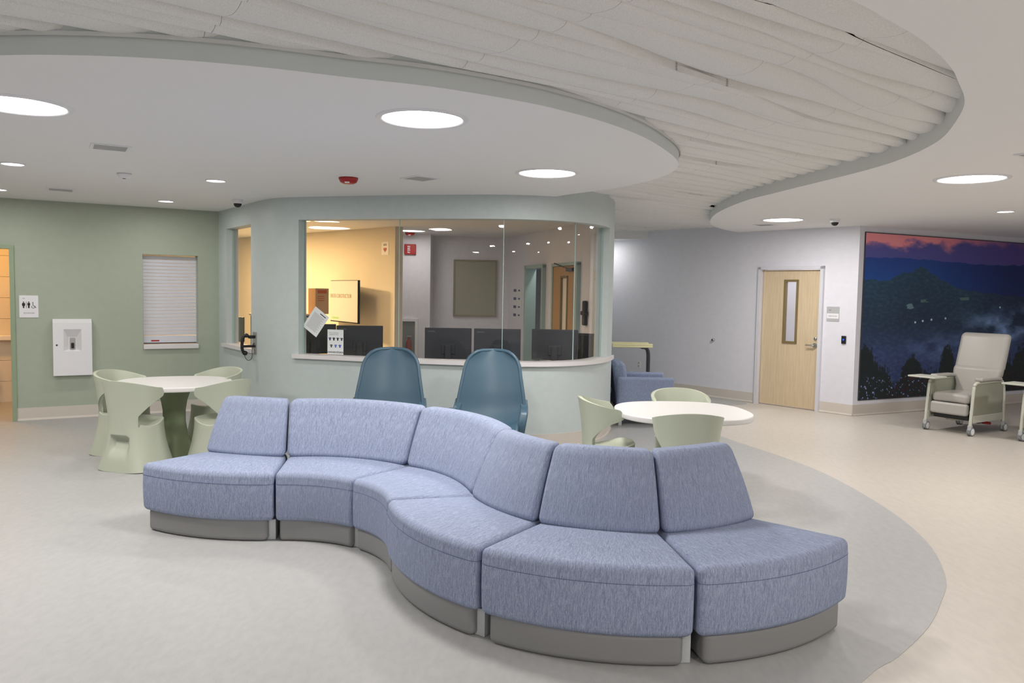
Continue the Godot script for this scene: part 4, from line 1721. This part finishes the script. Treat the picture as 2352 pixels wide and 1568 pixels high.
	b.plate(PackedVector2Array([Vector2(-0.015, 0.012), Vector2(0.015, 0.012), Vector2(0.006, -0.012), Vector2(-0.006, -0.012)]), 0.0222, 0.0232)
	obj("indicator_light", b, M.blue_glow, o)
	# door stop and outlet
	o = thing("door_stop", "small round steel door stop on the white wall", "door stop", Transform3D(WR.basis * Basis(Vector3.RIGHT, PI / 2), WR * Vector3(3.56, 0.968, 0)))
	b = MB.new()
	b.lathe([Vector2(0.0, 0.045), Vector2(0.02, 0.042), Vector2(0.026, 0.03), Vector2(0.026, 0.03), Vector2(0.026, 0.0)], 20)
	obj("body", b, M.steel, o)
	b = MB.new()
	b.lathe([Vector2(0.0, 0.052), Vector2(0.012, 0.05), Vector2(0.014, 0.04)], 16)
	obj("bumper", b, M.black, o)
	o = thing("power_outlet", "white power outlet low on the white wall behind the armchair", "outlet", on(WR, 1.93, 0.42, 0.0))
	b = MB.new()
	b.rbox(Vector3(0, 0, 0.004), Vector3(0.085, 0.125, 0.008), 0.003, 2)
	obj("plate", b, M.white_plastic, o)
	b = MB.new()
	for e in [0.028, -0.028]:
		b.rbox(Vector3(0, e, 0.008), Vector3(0.036, 0.036, 0.004), 0.0015, 1)
	obj("sockets", b, M.grey_plastic, o)
	# wall phone on the station wall
	var s := 1.63
	var p := nurse_at(s)
	var nn := nurse_normal(s)
	var wf := Transform3D(Basis(Vector3(nn.y, 0, -nn.x), Vector3.UP, Vector3(nn.x, 0, nn.y)), Vector3(p.x, 1.03, p.y))
	o = thing("wall_phone", "black phone handset hanging on a steel wall plate", "phone", wf)
	b = MB.new()
	b.rbox(Vector3(0, 0, 0.006), Vector3(0.125, 0.27, 0.012), 0.004, 2)
	obj("wall_plate", b, M.steel, o)
	b = MB.new()
	b.rbox(Vector3(-0.01, 0.075, 0.045), Vector3(0.05, 0.04, 0.07), 0.01, 2)
	b.rbox(Vector3(-0.03, -0.04, 0.085), Vector3(0.04, 0.03, 0.15), 0.01, 2)
	obj("cradle", b, M.black, o)
	b = MB.new()
	b.tube(spline3([Vector3(-0.03, 0.085, 0.07), Vector3(-0.045, 0.085, 0.115), Vector3(-0.045, 0.04, 0.14), Vector3(-0.045, -0.06, 0.145), Vector3(-0.045, -0.12, 0.13)], 6), 0.019, 10)
	b.xf = Transform3D(Basis(Vector3.RIGHT, 1.2), Vector3(-0.045, -0.125, 0.105))
	b.lathe([Vector2(0.0, 0.03), Vector2(0.026, 0.025), Vector2(0.03, 0.0), Vector2(0.022, -0.02), Vector2(0.0, -0.022)], 16)
	b.xf = Transform3D(Basis(Vector3.RIGHT, 1.2), Vector3(-0.045, 0.09, 0.09))
	b.lathe([Vector2(0.0, 0.02), Vector2(0.024, 0.018), Vector2(0.027, 0.0), Vector2(0.02, -0.02), Vector2(0.0, -0.022)], 16)
	obj("handset", b, M.black, o)
	b = MB.new()
	b.tube(spline3([Vector3(-0.045, -0.14, 0.12), Vector3(-0.045, -0.19, 0.10), Vector3(-0.03, -0.215, 0.07), Vector3(-0.005, -0.18, 0.04), Vector3(-0.02, -0.08, 0.03), Vector3(-0.02, -0.02, 0.02), Vector3(0.0, 0.0, 0.012)], 6), 0.004, 6)
	obj("cord", b, M.dark_steel, o)


func mural_texture() -> ImageTexture:
	var w := 1170
	var h := 605
	var f := FastNoiseLite.new()
	f.seed = 3
	f.frequency = 1.0
	f.fractal_octaves = 5
	var out := PackedByteArray()
	out.resize(w * h * 3)
	# metres: x 0..4.68 from the left edge, y 0.23..2.65
	var ridge_far := PackedFloat32Array()
	var ridge_mid := PackedFloat32Array()
	var ridge_low := PackedFloat32Array()
	var trees := PackedFloat32Array()
	for i in w:
		var x := 4.68 * i / w + 0.1
		ridge_far.append(2.27 + 0.03 * sin(x * 1.3 + 0.6) + 0.02 * f.get_noise_1d(x * 3.0) + 0.012 * x)
		ridge_mid.append(1.98 + 0.26 * exp(-pow((x - 1.35) / 0.55, 2.0)) - 0.05 * x + 0.05 * f.get_noise_1d(x * 2.0 + 9.0) + 0.02 * f.get_noise_1d(x * 9.0))
		ridge_low.append(1.55 + 0.12 * sin(x * 0.9 + 0.3) + 0.05 * f.get_noise_1d(x * 3.0 + 30.0))
		var tr := 0.50 + 0.05 * sin(x * 5.0)
		for cr in [[0.20, 0.30, 1.02], [0.55, 0.22, 0.74], [1.22, 0.26, 0.86], [1.62, 0.20, 0.62], [2.05, 0.20, 1.02], [2.45, 0.3, 0.66], [3.5, 0.35, 0.80], [4.15, 0.5, 1.02]]:
			var u: float = (x - cr[0]) / cr[1]
			if absf(u) < 1.0:
				tr = maxf(tr, 0.45 + (cr[2] - 0.45) * sqrt(1.0 - u * u))
		tr += 0.09 * f.get_noise_1d(x * 14.0) + 0.07 * f.get_noise_1d(x * 40.0 + 3.0)
		trees.append(tr)
	for j in h:
		var y := 2.65 - 2.42 * j / h
		for i in w:
			var x := 4.68 * i / w + 0.1
			var n1 := f.get_noise_2d(x * 1.4, y * 3.2)
			var c: Color
			if y > ridge_far[i]:
				var k := clampf((y - 2.40) / 0.28 + 0.7 * n1 - 0.13 * (x - 1.2), 0.0, 1.0)
				c = Color(0.25, 0.25, 0.46).lerp(Color(0.74, 0.44, 0.46), smoothstep(0.15, 0.75, k))
				c = c.lerp(Color(0.24, 0.19, 0.40), clampf((x - 1.6) / 2.6, 0.0, 0.85))
			elif y > ridge_mid[i]:
				var k := clampf((ridge_far[i] - y) / 0.5, 0.0, 1.0)
				c = Color(0.10, 0.20, 0.42).lerp(Color(0.10, 0.24, 0.46), k)
				c = c.lerp(Color(0.05, 0.12, 0.30), clampf((x - 1.5) / 2.0, 0.0, 1.0))
			else:
				var k := clampf((ridge_mid[i] - y) / 0.7, 0.0, 1.0)
				c = Color(0.12, 0.21, 0.28).lerp(Color(0.10, 0.16, 0.23), k)
				c = c.lerp(Color(0.15, 0.20, 0.33), smoothstep(1.40, 0.85, y))
				c = c.lerp(Color(0.06, 0.10, 0.20), smoothstep(2.2, 4.0, x) * smoothstep(1.1, 1.5, y) * 0.7)
				var tex := f.get_noise_2d(x * 7.0, y * 16.0)
				c = c.lightened(clampf(tex, 0.0, 1.0) * 0.07).darkened(clampf(-tex, 0.0, 1.0) * 0.15)
				if absf(y - (1.62 + 0.045 * x)) < 0.022 and n1 > -0.05 and x > 1.35 and x < 2.5:
					c = c.lerp(Color(0.30, 0.40, 0.37), 0.7)
				if (Vector2(x - 1.12, (y - 1.60) * 1.8)).length() < 0.075 + 0.04 * tex:
					c = c.lerp(Color(0.38, 0.48, 0.50), 0.7)
				for hs in [[1.25, 1.36], [1.42, 1.38], [1.62, 1.40], [1.95, 1.42], [3.30, 1.60]]:
					if (Vector2(x - hs[0], (y - hs[1]) * 1.3)).length() < 0.022:
						c = Color(0.52, 0.62, 0.74)
				var mist := clampf(f.get_noise_2d(x * 1.1 + 7.0, y * 2.4) + 0.35, 0.0, 1.0) * smoothstep(1.6, 3.8, x) * exp(-pow((y - 1.12 - 0.05 * x) / 0.24, 2.0))
				mist += 0.34 * clampf(n1 + 0.35, 0.0, 1.0) * exp(-pow((y - 0.98) / 0.2, 2.0)) * exp(-pow((x - 1.8) / 0.6, 2.0))
				c = c.lerp(Color(0.50, 0.60, 0.78), clampf(mist * 1.3, 0.0, 0.85))
			var lf := f.get_noise_2d(x * 9.0, y * 9.0)
			var cover := smoothstep(-0.02, 0.07, trees[i] - y + 0.16 * lf)
			if cover > 0.0:
				var leaf := Color(0.05, 0.08, 0.085).lerp(Color(0.12, 0.17, 0.09), clampf(f.get_noise_2d(x * 24.0, y * 24.0) * 1.6, 0.0, 1.0) * (0.35 + 0.65 * smoothstep(1.6, 2.4, x)))
				if y < 0.56:
					var fn := f.get_noise_2d(x * 11.0 + 5.0, y * 14.0)
					if fn > 0.40 and x < 1.6:
						leaf = leaf.lerp(Color(0.55, 0.58, 0.80), 0.7)
					elif fn < -0.30 and x > 0.7:
						leaf = leaf.lerp(Color(0.26, 0.06, 0.09), 0.7)
				c = c.lerp(leaf, cover * 0.92)
			c = Color(c.r * 1.45, c.g * 1.45, c.b * 1.45)
			var q := (j * w + i) * 3
			out[q] = int(clampf(c.r, 0, 1) * 255)
			out[q + 1] = int(clampf(c.g, 0, 1) * 255)
			out[q + 2] = int(clampf(c.b, 0, 1) * 255)
	return ImageTexture.create_from_image(Image.create_from_data(w, h, false, Image.FORMAT_RGB8, out))


# ---------------------------------------------------------------- things on the ceiling
func vent(xf: Transform3D, sx: float, sz: float, label: String) -> void:
	var o := thing("ceiling_vent", label, "vent", xf, "square ceiling vents")
	var b := MB.new()
	for s in [-1.0, 1.0]:
		b.box(Vector3(s * (sx / 2 - 0.012), -0.004, 0), Vector3(0.024, 0.008, sz))
		b.box(Vector3(0, -0.004, s * (sz / 2 - 0.012)), Vector3(sx - 0.048, 0.008, 0.024))
	obj("vent_frame", b, M.white_plastic, o)
	b = MB.new()
	for k in 14:
		b.box(Vector3(0, -0.003, -sz / 2 + 0.03 + (sz - 0.06) * (k + 0.5) / 14.0), Vector3(sx - 0.048, 0.004, (sz - 0.06) / 14.0 * 0.62))
	obj("grille", b, M.vent, o).set_meta("kind", "stuff")
	b = MB.new()
	b.quad(Vector3(-sx / 2, -0.0006, sz / 2), Vector3(-sx / 2, -0.0006, -sz / 2), Vector3(sx / 2, -0.0006, -sz / 2), Vector3(sx / 2, -0.0006, sz / 2))
	obj("backing", b, M.ink_grey, o)

func dome(xf: Transform3D, label: String) -> void:
	var o := thing("dome_camera", label, "security camera", xf, "dome cameras")
	var b := MB.new()
	b.lathe([Vector2(0.0, 0.0), Vector2(0.062, 0.0), Vector2(0.062, 0.0), Vector2(0.062, -0.025), Vector2(0.055, -0.042), Vector2(0.048, -0.046)], 24)
	obj("housing", b, M.white_plastic, o)
	b = MB.new()
	b.lathe([Vector2(0.047, -0.040), Vector2(0.045, -0.060), Vector2(0.034, -0.078), Vector2(0.018, -0.088), Vector2(0.0, -0.091)], 24)
	obj("lens_dome", b, M.black, o)

func ceiling_things() -> void:
	var tg := atan2(0.506, 0.8625)
	vent(at(-3.05, H, -6.01, tg), 0.27, 0.27, "grey ceiling vent nearest the large light on the left")
	vent(at(-4.97, H, -8.71, tg), 0.27, 0.27, "grey ceiling vent in front of the green wall")
	vent(at(-0.875, H, -7.36, 0.75), 0.27, 0.27, "grey ceiling vent beside the red ceiling alarm")
	vent(at(3.72, H, -5.62, 0.6), 0.28, 0.28, "grey ceiling vent cut off by the right edge of the photo")
	vent(at(3.62, H, -11.45, -0.69), 0.27, 0.27, "grey ceiling vent beside the light in front of the wooden door")
	var o := thing("smoke_detector", "white round smoke detector on the ceiling", "smoke detector", at(-3.63, H, -7.40))
	var b := MB.new()
	b.lathe([Vector2(0.0, 0.0), Vector2(0.062, 0.0), Vector2(0.064, -0.012), Vector2(0.055, -0.020), Vector2(0.050, -0.034), Vector2(0.036, -0.044), Vector2(0.0, -0.046)], 28)
	obj("housing", b, M.white_plastic, o)
	b = MB.new()
	b.lathe([Vector2(0.0, -0.049), Vector2(0.014, -0.048), Vector2(0.016, -0.044)], 16)
	obj("sensor_cap", b, M.ink, o)
	red_alarm(at(-1.55, H, -7.42), "red ceiling alarm strobe in front of the station window")
	red_alarm(at(-1.86, H, -14.2), "red ceiling alarm inside the station behind the glass")
	dome(at(-3.28, H, -9.42), "white dome camera over the corner of the station wall")
	dome(at(4.22, H, -10.45), "white dome camera above the wooden door")
	dome(at(-2.55, H, -14.0), "dark dome camera inside the station behind the glass")

func red_alarm(xf: Transform3D, label: String) -> void:
	var o := thing("ceiling_alarm", label, "alarm", xf)
	var b := MB.new()
	b.lathe([Vector2(0.0, 0.0), Vector2(0.088, 0.0), Vector2(0.090, -0.012), Vector2(0.075, -0.042), Vector2(0.05, -0.055), Vector2(0.0, -0.057)], 32)
	obj("housing", b, M.red, o)
	b = MB.new()
	b.rbox(Vector3(0.0, -0.045, 0.058), Vector3(0.045, 0.02, 0.024), 0.006, 2)
	obj("strobe", b, M.white_plastic, o)


# ---------------------------------------------------------------- things in the station
func monitor(x: float, z: float, turn: float, label: String, logo := true) -> void:
	var o := thing("computer_monitor", label, "monitor", at(x, 0.745, z, turn), "monitors on the station desk")
	# its back faces +z, towards the lounge
	var b := MB.new()
	b.rbox(Vector3(0, 0.355, 0), Vector3(0.54, 0.36, 0.03), 0.008, 2)
	obj("housing", b, M.monitor, o)
	b = MB.new()
	b.rbox(Vector3(0, 0.29, 0.018), Vector3(0.16, 0.12, 0.02), 0.008, 2)
	obj("rear_cover", b, M.monitor, o)
	b = MB.new()
	b.rbox(Vector3(0, 0.17, 0.045), Vector3(0.07, 0.33, 0.025), 0.006, 2)
	obj("stand", b, M.monitor, o)
	b = MB.new()
	b.rbox(Vector3(0, 0.008, 0.0), Vector3(0.25, 0.016, 0.20), 0.006, 2)
	obj("foot", b, M.monitor, o)
	if logo:
		lettering("Lenovo", 0.020, M.monitor_logo, o, Transform3D(Basis.IDENTITY, Vector3(-0.195, 0.495, 0.0155)))

func station_things() -> void:
	# curved worktop behind the glass
	var o := thing("station_desk", "curved station worktop behind the window glass", "desk", Transform3D.IDENTITY)
	var b := MB.new()
	nurse_solid(b, 0.5, 6.2, 0.17, 0.80, 0.715, 0.745)
	obj("worktop", b, M.desk, o)
	for s in [0.6, 1.9, 3.2, 4.5, 5.8]:
		b = MB.new()
		nurse_solid(b, s, s + 0.04, 0.30, 0.75, 0.0, 0.715)
		obj("support_panel", b, M.desk, o)
	monitor(-4.13, -11.45, -0.3, "monitor seen through the narrow side window", false)
	monitor(-2.40, -9.50, 0.35, "dark monitor behind the tilted paper sheet", false)
	monitor(-1.80, -9.30, 0.15, "black monitor right of the shirt chart")
	monitor(-0.74, -9.12, 0.05, "black monitor left of the middle glass joint")
	monitor(-0.17, -9.10, 0.0, "black monitor crossed by the middle glass joint")
	monitor(0.50, -9.18, -0.12, "black monitor in front of the station doors", false)
	o = thing("side_desk", "small desk under the monitor in the narrow side window", "desk", at(-4.22, 0.003, -11.5, -0.3))
	b = MB.new()
	b.rbox(Vector3(0, 0.727, 0), Vector3(0.66, 0.03, 0.42), 0.006, 1)
	obj("worktop", b, M.desk, o)
	for sg in [-1.0, 1.0]:
		b = MB.new()
		b.rbox(Vector3(sg * 0.30, 0.356, 0), Vector3(0.03, 0.712, 0.38), 0.004, 1)
		obj("support_panel", b, M.desk, o)
	# tilted notice on the glass
	var s := 2.73
	var sheet := func(ss: float, y: float, roll: float) -> Transform3D:
		var p := nurse_at(ss) - nurse_normal(ss) * 0.086
		var nn := nurse_normal(ss)
		return Transform3D(Basis(Vector3(nn.y, 0, -nn.x), Vector3.UP, Vector3(nn.x, 0, nn.y)) * Basis(Vector3.BACK, roll), Vector3(p.x, y, p.y))
	o = thing("notice_sheet", "tilted white notice taped to the station window", "paper", sheet.call(2.735, 1.325, -0.62))
	b = MB.new()
	b.box(Vector3(0, 0, 0.0005), Vector3(0.215, 0.285, 0.001))
	obj("sheet", b, M.paper, o)
	b = MB.new()
	for k in 19:
		b.box(Vector3(-0.005 + 0.008 * sin(k * 2.3), 0.085 - 0.0105 * k, 0.0013), Vector3(0.15 + 0.016 * sin(k * 2.3), 0.0028, 0.0006))
	obj("text_lines", b, M.ink_grey, o).set_meta("kind", "stuff")
	b = MB.new()
	b.box(Vector3(0.035, 0.11, 0.0013), Vector3(0.085, 0.010, 0.0006))
	obj("heading", b, M.ink, o)
	# shirt chart
	o = thing("shirt_chart", "white chart of coloured shirts taped to the station window", "paper", sheet.call(2.985, 1.10, 0.0))
	b = MB.new()
	b.box(Vector3(0, 0, 0.0005), Vector3(0.205, 0.285, 0.001))
	obj("sheet", b, M.paper, o)
	var cols := [c8(58, 66, 110), c8(36, 38, 40), c8(46, 50, 50), c8(78, 82, 86), c8(72, 80, 80), c8(70, 118, 180), c8(66, 84, 176)]
	for k in 7:
		b = MB.new()
		b.xf = Transform3D(Basis.IDENTITY, Vector3(0, 0, 0.001))
		if k < 4:
			tee_shape(b, -0.070 + 0.05 * k, 0.035, 0.019)
		else:
			tee_shape(b, -0.052 + 0.055 * (k - 4), -0.045, 0.019)
		obj("shirt_print", b, mat(cols[k], 0.7), o)
	lettering("Your connections", 0.012, M.ink_grey, o, Transform3D(Basis.IDENTITY, Vector3(-0.02, 0.105, 0.0012)))
	lettering("healthcare team", 0.012, M.ink_grey, o, Transform3D(Basis.IDENTITY, Vector3(-0.02, 0.086, 0.0012)))
	lettering("connections", 0.026, M.ink, o, Transform3D(Basis.IDENTITY, Vector3(0.0, -0.115, 0.0012)), true)
	# wall screen on a swing arm
	var w1 := frame(Vector2(-6.2, -17.0), Vector2(-1.93, -12.9))
	o = thing("wall_screen", "wall screen reading UNDER CONSTRUCTION inside the station", "screen", at(-2.88, 1.50, -13.44, -0.97))
	b = MB.new()
	b.rbox(Vector3(0, 0, -0.02), Vector3(1.20, 0.72, 0.04), 0.006, 2)
	obj("housing", b, M.black, o)
	b = MB.new()
	b.box(Vector3(0, 0.005, 0.001), Vector3(1.18, 0.69, 0.002))
	var ms := mat(c8(206, 200, 196), 0.5)
	ms.emission_enabled = true
	ms.emission = c8(225, 210, 190)
	ms.emission_energy_multiplier = 0.10
	obj("screen", b, ms, o)
	lettering("UNDER CONSTRUCTION", 0.066, M.bronze, o, Transform3D(Basis.IDENTITY, Vector3(-0.14, 0.09, 0.003)))
	b = MB.new()
	b.box(Vector3(-0.36, -0.29, 0.0025), Vector3(0.30, 0.03, 0.001))
	obj("banner", b, mat(c8(150, 196, 130), 0.6), o)
	b = MB.new()
	b.tube([Vector3(0, 0, -0.04), Vector3(-0.03, 0, -0.14), Vector3(-0.09, 0, -0.24)], 0.025, 8)
	obj("arm", b, M.black, o)
	# sign and strobe
	o = thing("defibrillator_sign", "small white AED sign with red heart on station wall", "sign", on(w1, 5.66, 2.39, 0.0))
	b = MB.new()
	b.box(Vector3(0, 0, 0.003), Vector3(0.19, 0.21, 0.006))
	obj("plate", b, M.white_plastic, o)
	lettering("AED", 0.035, M.ink, o, Transform3D(Basis.IDENTITY, Vector3(0, 0.06, 0.0065)), true)
	b = MB.new()
	var heart := PackedVector2Array()
	for k in 28:
		var a := TAU * k / 28.0
		heart.append(Vector2(0.0028 * 16.0 * pow(sin(a), 3.0), 0.0028 * (13.0 * cos(a) - 5.0 * cos(2 * a) - 2.0 * cos(3 * a) - cos(4 * a)) - 0.02))
	b.plate(heart, 0.006, 0.007)
	obj("heart", b, M.red, o)
	o = thing("wall_strobe", "red fire alarm strobe on the station back wall", "alarm", at(-1.89, 2.455, -14.5))
	b = MB.new()
	b.rbox(Vector3(0, 0, 0.025), Vector3(0.21, 0.19, 0.05), 0.012, 2)
	obj("housing", b, M.red, o)
	lettering("FIRE", 0.05, M.white_plastic, o, Transform3D(Basis(Vector3.BACK, PI / 2), Vector3(-0.02, 0.0, 0.051)), true)
	o = thing("extinguisher_cabinet", "white fire extinguisher cabinet on the station back wall", "cabinet", at(-1.90, 0.35, -14.5))
	b = MB.new()
	for sg in [-1.0, 1.0]:
		b.box(Vector3(sg * 0.14, 0.42, 0.02), Vector3(0.05, 0.84, 0.06))
		b.box(Vector3(0, 0.42 + sg * 0.395, 0.02), Vector3(0.23, 0.05, 0.06))
	obj("cabinet_frame", b, M.white_plastic, o)
	b = MB.new()
	b.box(Vector3(0, 0.42, 0.004), Vector3(0.23, 0.74, 0.006))
	obj("back_panel", b, M.ink_grey, o)
	b = MB.new()
	b.box(Vector3(0, 0.42, 0.04), Vector3(0.23, 0.74, 0.004))
	obj("pane", b, M.glass_clear, o)
	lettering("FIRE EXTINGUISHER", 0.035, M.ink, o, Transform3D(Basis(Vector3.BACK, PI / 2), Vector3(-0.22, 0.42, 0.004)), true)
	o = thing("fire_extinguisher", "red fire extinguisher inside the white station cabinet", "fire extinguisher", at(-1.90, 0.405, -14.475))
	b = MB.new()
	b.lathe([Vector2(0.0, 0.0), Vector2(0.05, 0.0), Vector2(0.055, 0.01), Vector2(0.055, 0.33), Vector2(0.045, 0.37), Vector2(0.02, 0.40), Vector2(0.018, 0.44), Vector2(0.0, 0.44)], 20, Vector3.ZERO, 0.22)
	obj("cylinder", b, M.red, o)
	b = MB.new()
	b.rbox(Vector3(0.01, 0.46, 0), Vector3(0.09, 0.03, 0.015), 0.005, 1)
	obj("lever", b, M.chrome, o)
	# tall cabinet with box and brushes
	o = thing("file_cabinet", "dark low cabinet behind the tilted notice in the station", "cabinet", at(-3.35, 0.003, -11.6, 0.5))
	b = MB.new()
	b.rbox(Vector3(0, 0.65, 0), Vector3(0.9, 1.30, 0.45), 0.01, 2)
	obj("body", b, M.monitor, o)
	b = MB.new()
	b.rbox(Vector3(0, 1.315, 0), Vector3(0.94, 0.03, 0.48), 0.008, 2)
	obj("top", b, M.desk, o)
	b = MB.new()
	b.rbox(Vector3(0.20, 1.245, 0.226), Vector3(0.40, 0.075, 0.012), 0.004, 1)
	obj("power_strip", b, M.white_plastic, o)
	o = thing("carton", "tan cardboard carton with orange label on the station cabinet", "box", at(-2.90, 1.333, -11.78, 0.75))
	b = MB.new()
	b.rbox(Vector3(0, 0.19, 0), Vector3(0.22, 0.38, 0.22), 0.005, 1)
	obj("body", b, M.cardboard, o)
	b = MB.new()
	b.box(Vector3(0.0, 0.33, 0.111), Vector3(0.15, 0.05, 0.002))
	obj("printed_label", b, M.cardboard_print, o)
	b = MB.new()
	for k in 3:
		b.box(Vector3(-0.02, 0.26 - 0.03 * k, 0.111), Vector3(0.11, 0.010, 0.002))
	obj("printed_text", b, M.cardboard_print, o)
	var names2 := ["yellow bottle with black cap on the station cabinet, taller one", "yellow bottle with black cap on the station cabinet, shorter one"]
	for k in 2:
		o = thing("bottle", names2[k], "bottle", at(-3.15 - 0.085 * k, 1.333, -11.60 - 0.03 * k), "yellow bottles in the station")
		b = MB.new()
		var hh: float = 0.15 - 0.03 * k
		b.lathe([Vector2(0.0, 0.0), Vector2(0.026, 0.0), Vector2(0.028, 0.01), Vector2(0.028, hh * 0.8), Vector2(0.012, hh)], 16)
		obj("body", b, M.yellow, o)
		b = MB.new()
		b.lathe([Vector2(0.013, hh), Vector2(0.013, hh + 0.06), Vector2(0.0, hh + 0.065)], 12)
		obj("cap", b, M.black, o)
	# board on the back wall, sheets and handset on the side wall
	o = thing("notice_board", "grey framed board on the back wall of the station", "board", at(-0.72, 1.77, -15.0))
	b = MB.new()
	b.rbox(Vector3(0, 0, 0.015), Vector3(0.80, 1.05, 0.03), 0.006, 1)
	obj("panel", b, mat(c8(168, 168, 152), 0.7), o)
	b = MB.new()
	for sg in [-1.0, 1.0]:
		b.box(Vector3(sg * 0.395, 0, 0.02), Vector3(0.03, 1.07, 0.04))
		b.box(Vector3(0, sg * 0.52, 0.02), Vector3(0.76, 0.03, 0.04))
	obj("board_frame", b, mat(c8(150, 148, 128), 0.6), o)
	var w4 := frame(Vector2(-0.09, -15.0), Vector2(1.2, -11.1))
	o = thing("wall_schedule", "printed schedule sheet on the side wall inside the station", "paper", on(w4, 0.55, 1.50, 0.0))
	b = MB.new()
	b.box(Vector3(0, 0, 0.003), Vector3(0.50, 0.62, 0.006))
	obj("sheet", b, M.paper, o)
	b = MB.new()
	for k in 4:
		b.box(Vector3(-0.12, 0.24 - 0.15 * k, 0.0065), Vector3(0.16, 0.05, 0.001))
		b.box(Vector3(0.12, 0.24 - 0.15 * k, 0.0065), Vector3(0.10, 0.03, 0.001))
	obj("printed_rows", b, mat(c8(92, 96, 140), 0.7), o)
	o = thing("wall_handset", "black handset holder on the wall by the station door", "handset", on(w4, 3.72, 1.42, 0.0))
	b = MB.new()
	b.rbox(Vector3(0, 0, 0.03), Vector3(0.09, 0.36, 0.06), 0.02, 2)
	b.rbox(Vector3(0, 0.0, 0.04), Vector3(0.16, 0.06, 0.06), 0.015, 2)
	obj("holder", b, M.black, o)
	# office chair pushed up at the right end
	o = thing("office_chair", "black office chair at the right end of the station desk", "chair", at(0.98, 0.003, -10.0, 2.6))
	b = MB.new()
	b.rbox(Vector3(0, 0.47, 0), Vector3(0.48, 0.09, 0.46), 0.035, 3)
	obj("seat", b, M.black, o)
	b = MB.new()
	b.rbox(Vector3.ZERO, Vector3(0.44, 0.62, 0.07), 0.03, 3, Vector3i(4, 4, 1), func(p: Vector3) -> Vector3: return p + Vector3(0, 0.90, -0.24 - 0.12 * p.y + 0.5 * p.x * p.x))
	obj("backrest", b, M.black, o)
	b = MB.new()
	b.tube([Vector3(0, 0.10, 0), Vector3(0, 0.43, 0)], 0.03, 10)
	obj("post", b, M.dark_steel, o)
	for k in 5:
		b = MB.new()
		var d := Vector3(sin(TAU * k / 5), 0, cos(TAU * k / 5))
		b.tube([Vector3(0, 0.11, 0), d * 0.26 + Vector3(0, 0.075, 0)], 0.018, 8)
		b.tube([d * 0.26 + Vector3(0, 0.03, 0) + d.cross(Vector3.UP) * -0.02, d * 0.26 + Vector3(0, 0.03, 0) + d.cross(Vector3.UP) * 0.02], 0.03, 12)
		obj("leg", b, M.black, o)


# ---------------------------------------------------------------- restroom seen through the doorway
func restroom_things() -> void:
	var b := MB.new()
	b.xf = WG
	b.box(Vector3(-0.6, TOP / 2, -2.0), Vector3(2.4, TOP, 0.1))
	b.box(Vector3(-1.75, TOP / 2, -1.05), Vector3(0.1, TOP, 1.78))
	b.box(Vector3(0.55, TOP / 2, -1.05), Vector3(0.1, TOP, 1.78))
	var w := struct("wall_restroom", b, M.grout)
	var tm := MB.new()
	tm.rbox(Vector3.ZERO, Vector3(0.596, 0.296, 0.012), 0.002, 1)
	var tile := tm.mesh()
	for r in 9:
		for c in 4:
			var o := put("tile", tile, M.tile, w)
			o.transform = on(WG, -1.5 + 0.6 * c, 0.15 + 0.3 * r, -1.944)
	var l := AreaLight3D.new()
	var o := thing("restroom_light", "warm ceiling light inside the restroom", "ceiling light", on(WG, -0.55, H - 0.002, -0.9))
	b = MB.new()
	b.box(Vector3(0, -0.02, 0), Vector3(0.6, 0.04, 0.3))
	obj("light_lens", b, M.lens_warm, o)
	l.name = "light"
	l.area_size = Vector2(0.58, 0.28)
	l.light_energy = 3.0
	l.light_color = c8(255, 186, 104)
	l.area_range = 20.0
	l.area_attenuation = 2.0
	l.shadow_enabled = true
	l.position = Vector3(0, -0.045, 0)
	l.rotation_degrees = Vector3(-90, 0, 0)
	o.add_child(l)
	o = thing("wall_ledge", "white ledge on the restroom tile wall", "ledge", on(WG, -0.5, 0.93, -1.93))
	b = MB.new()
	b.rbox(Vector3(0, 0, 0.06), Vector3(1.2, 0.07, 0.12), 0.01, 2)
	obj("slab", b, M.ceramic, o)
	o = thing("toilet", "white toilet at the left edge inside the restroom", "toilet", on(WG, -0.52, 0.003, -1.9))
	b = MB.new()
	b.rbox(Vector3(0, 0.60, 0.11), Vector3(0.42, 0.36, 0.18), 0.03, 3)
	obj("tank", b, M.ceramic, o)
	b = MB.new()
	b.lathe([Vector2(0.0, 0.0), Vector2(0.13, 0.0), Vector2(0.13, 0.05), Vector2(0.11, 0.16), Vector2(0.15, 0.30), Vector2(0.20, 0.38), Vector2(0.20, 0.40), Vector2(0.14, 0.40), Vector2(0.10, 0.30), Vector2(0.0, 0.27)], 28, Vector3(0, 0, 0.42), 1.2)
	obj("bowl", b, M.ceramic, o)
	b = MB.new()
	b.lathe([Vector2(0.13, 0.405), Vector2(0.20, 0.402), Vector2(0.21, 0.415), Vector2(0.20, 0.43), Vector2(0.13, 0.428)], 28, Vector3(0, 0, 0.42), 1.2)
	obj("seat", b, M.ceramic, o)
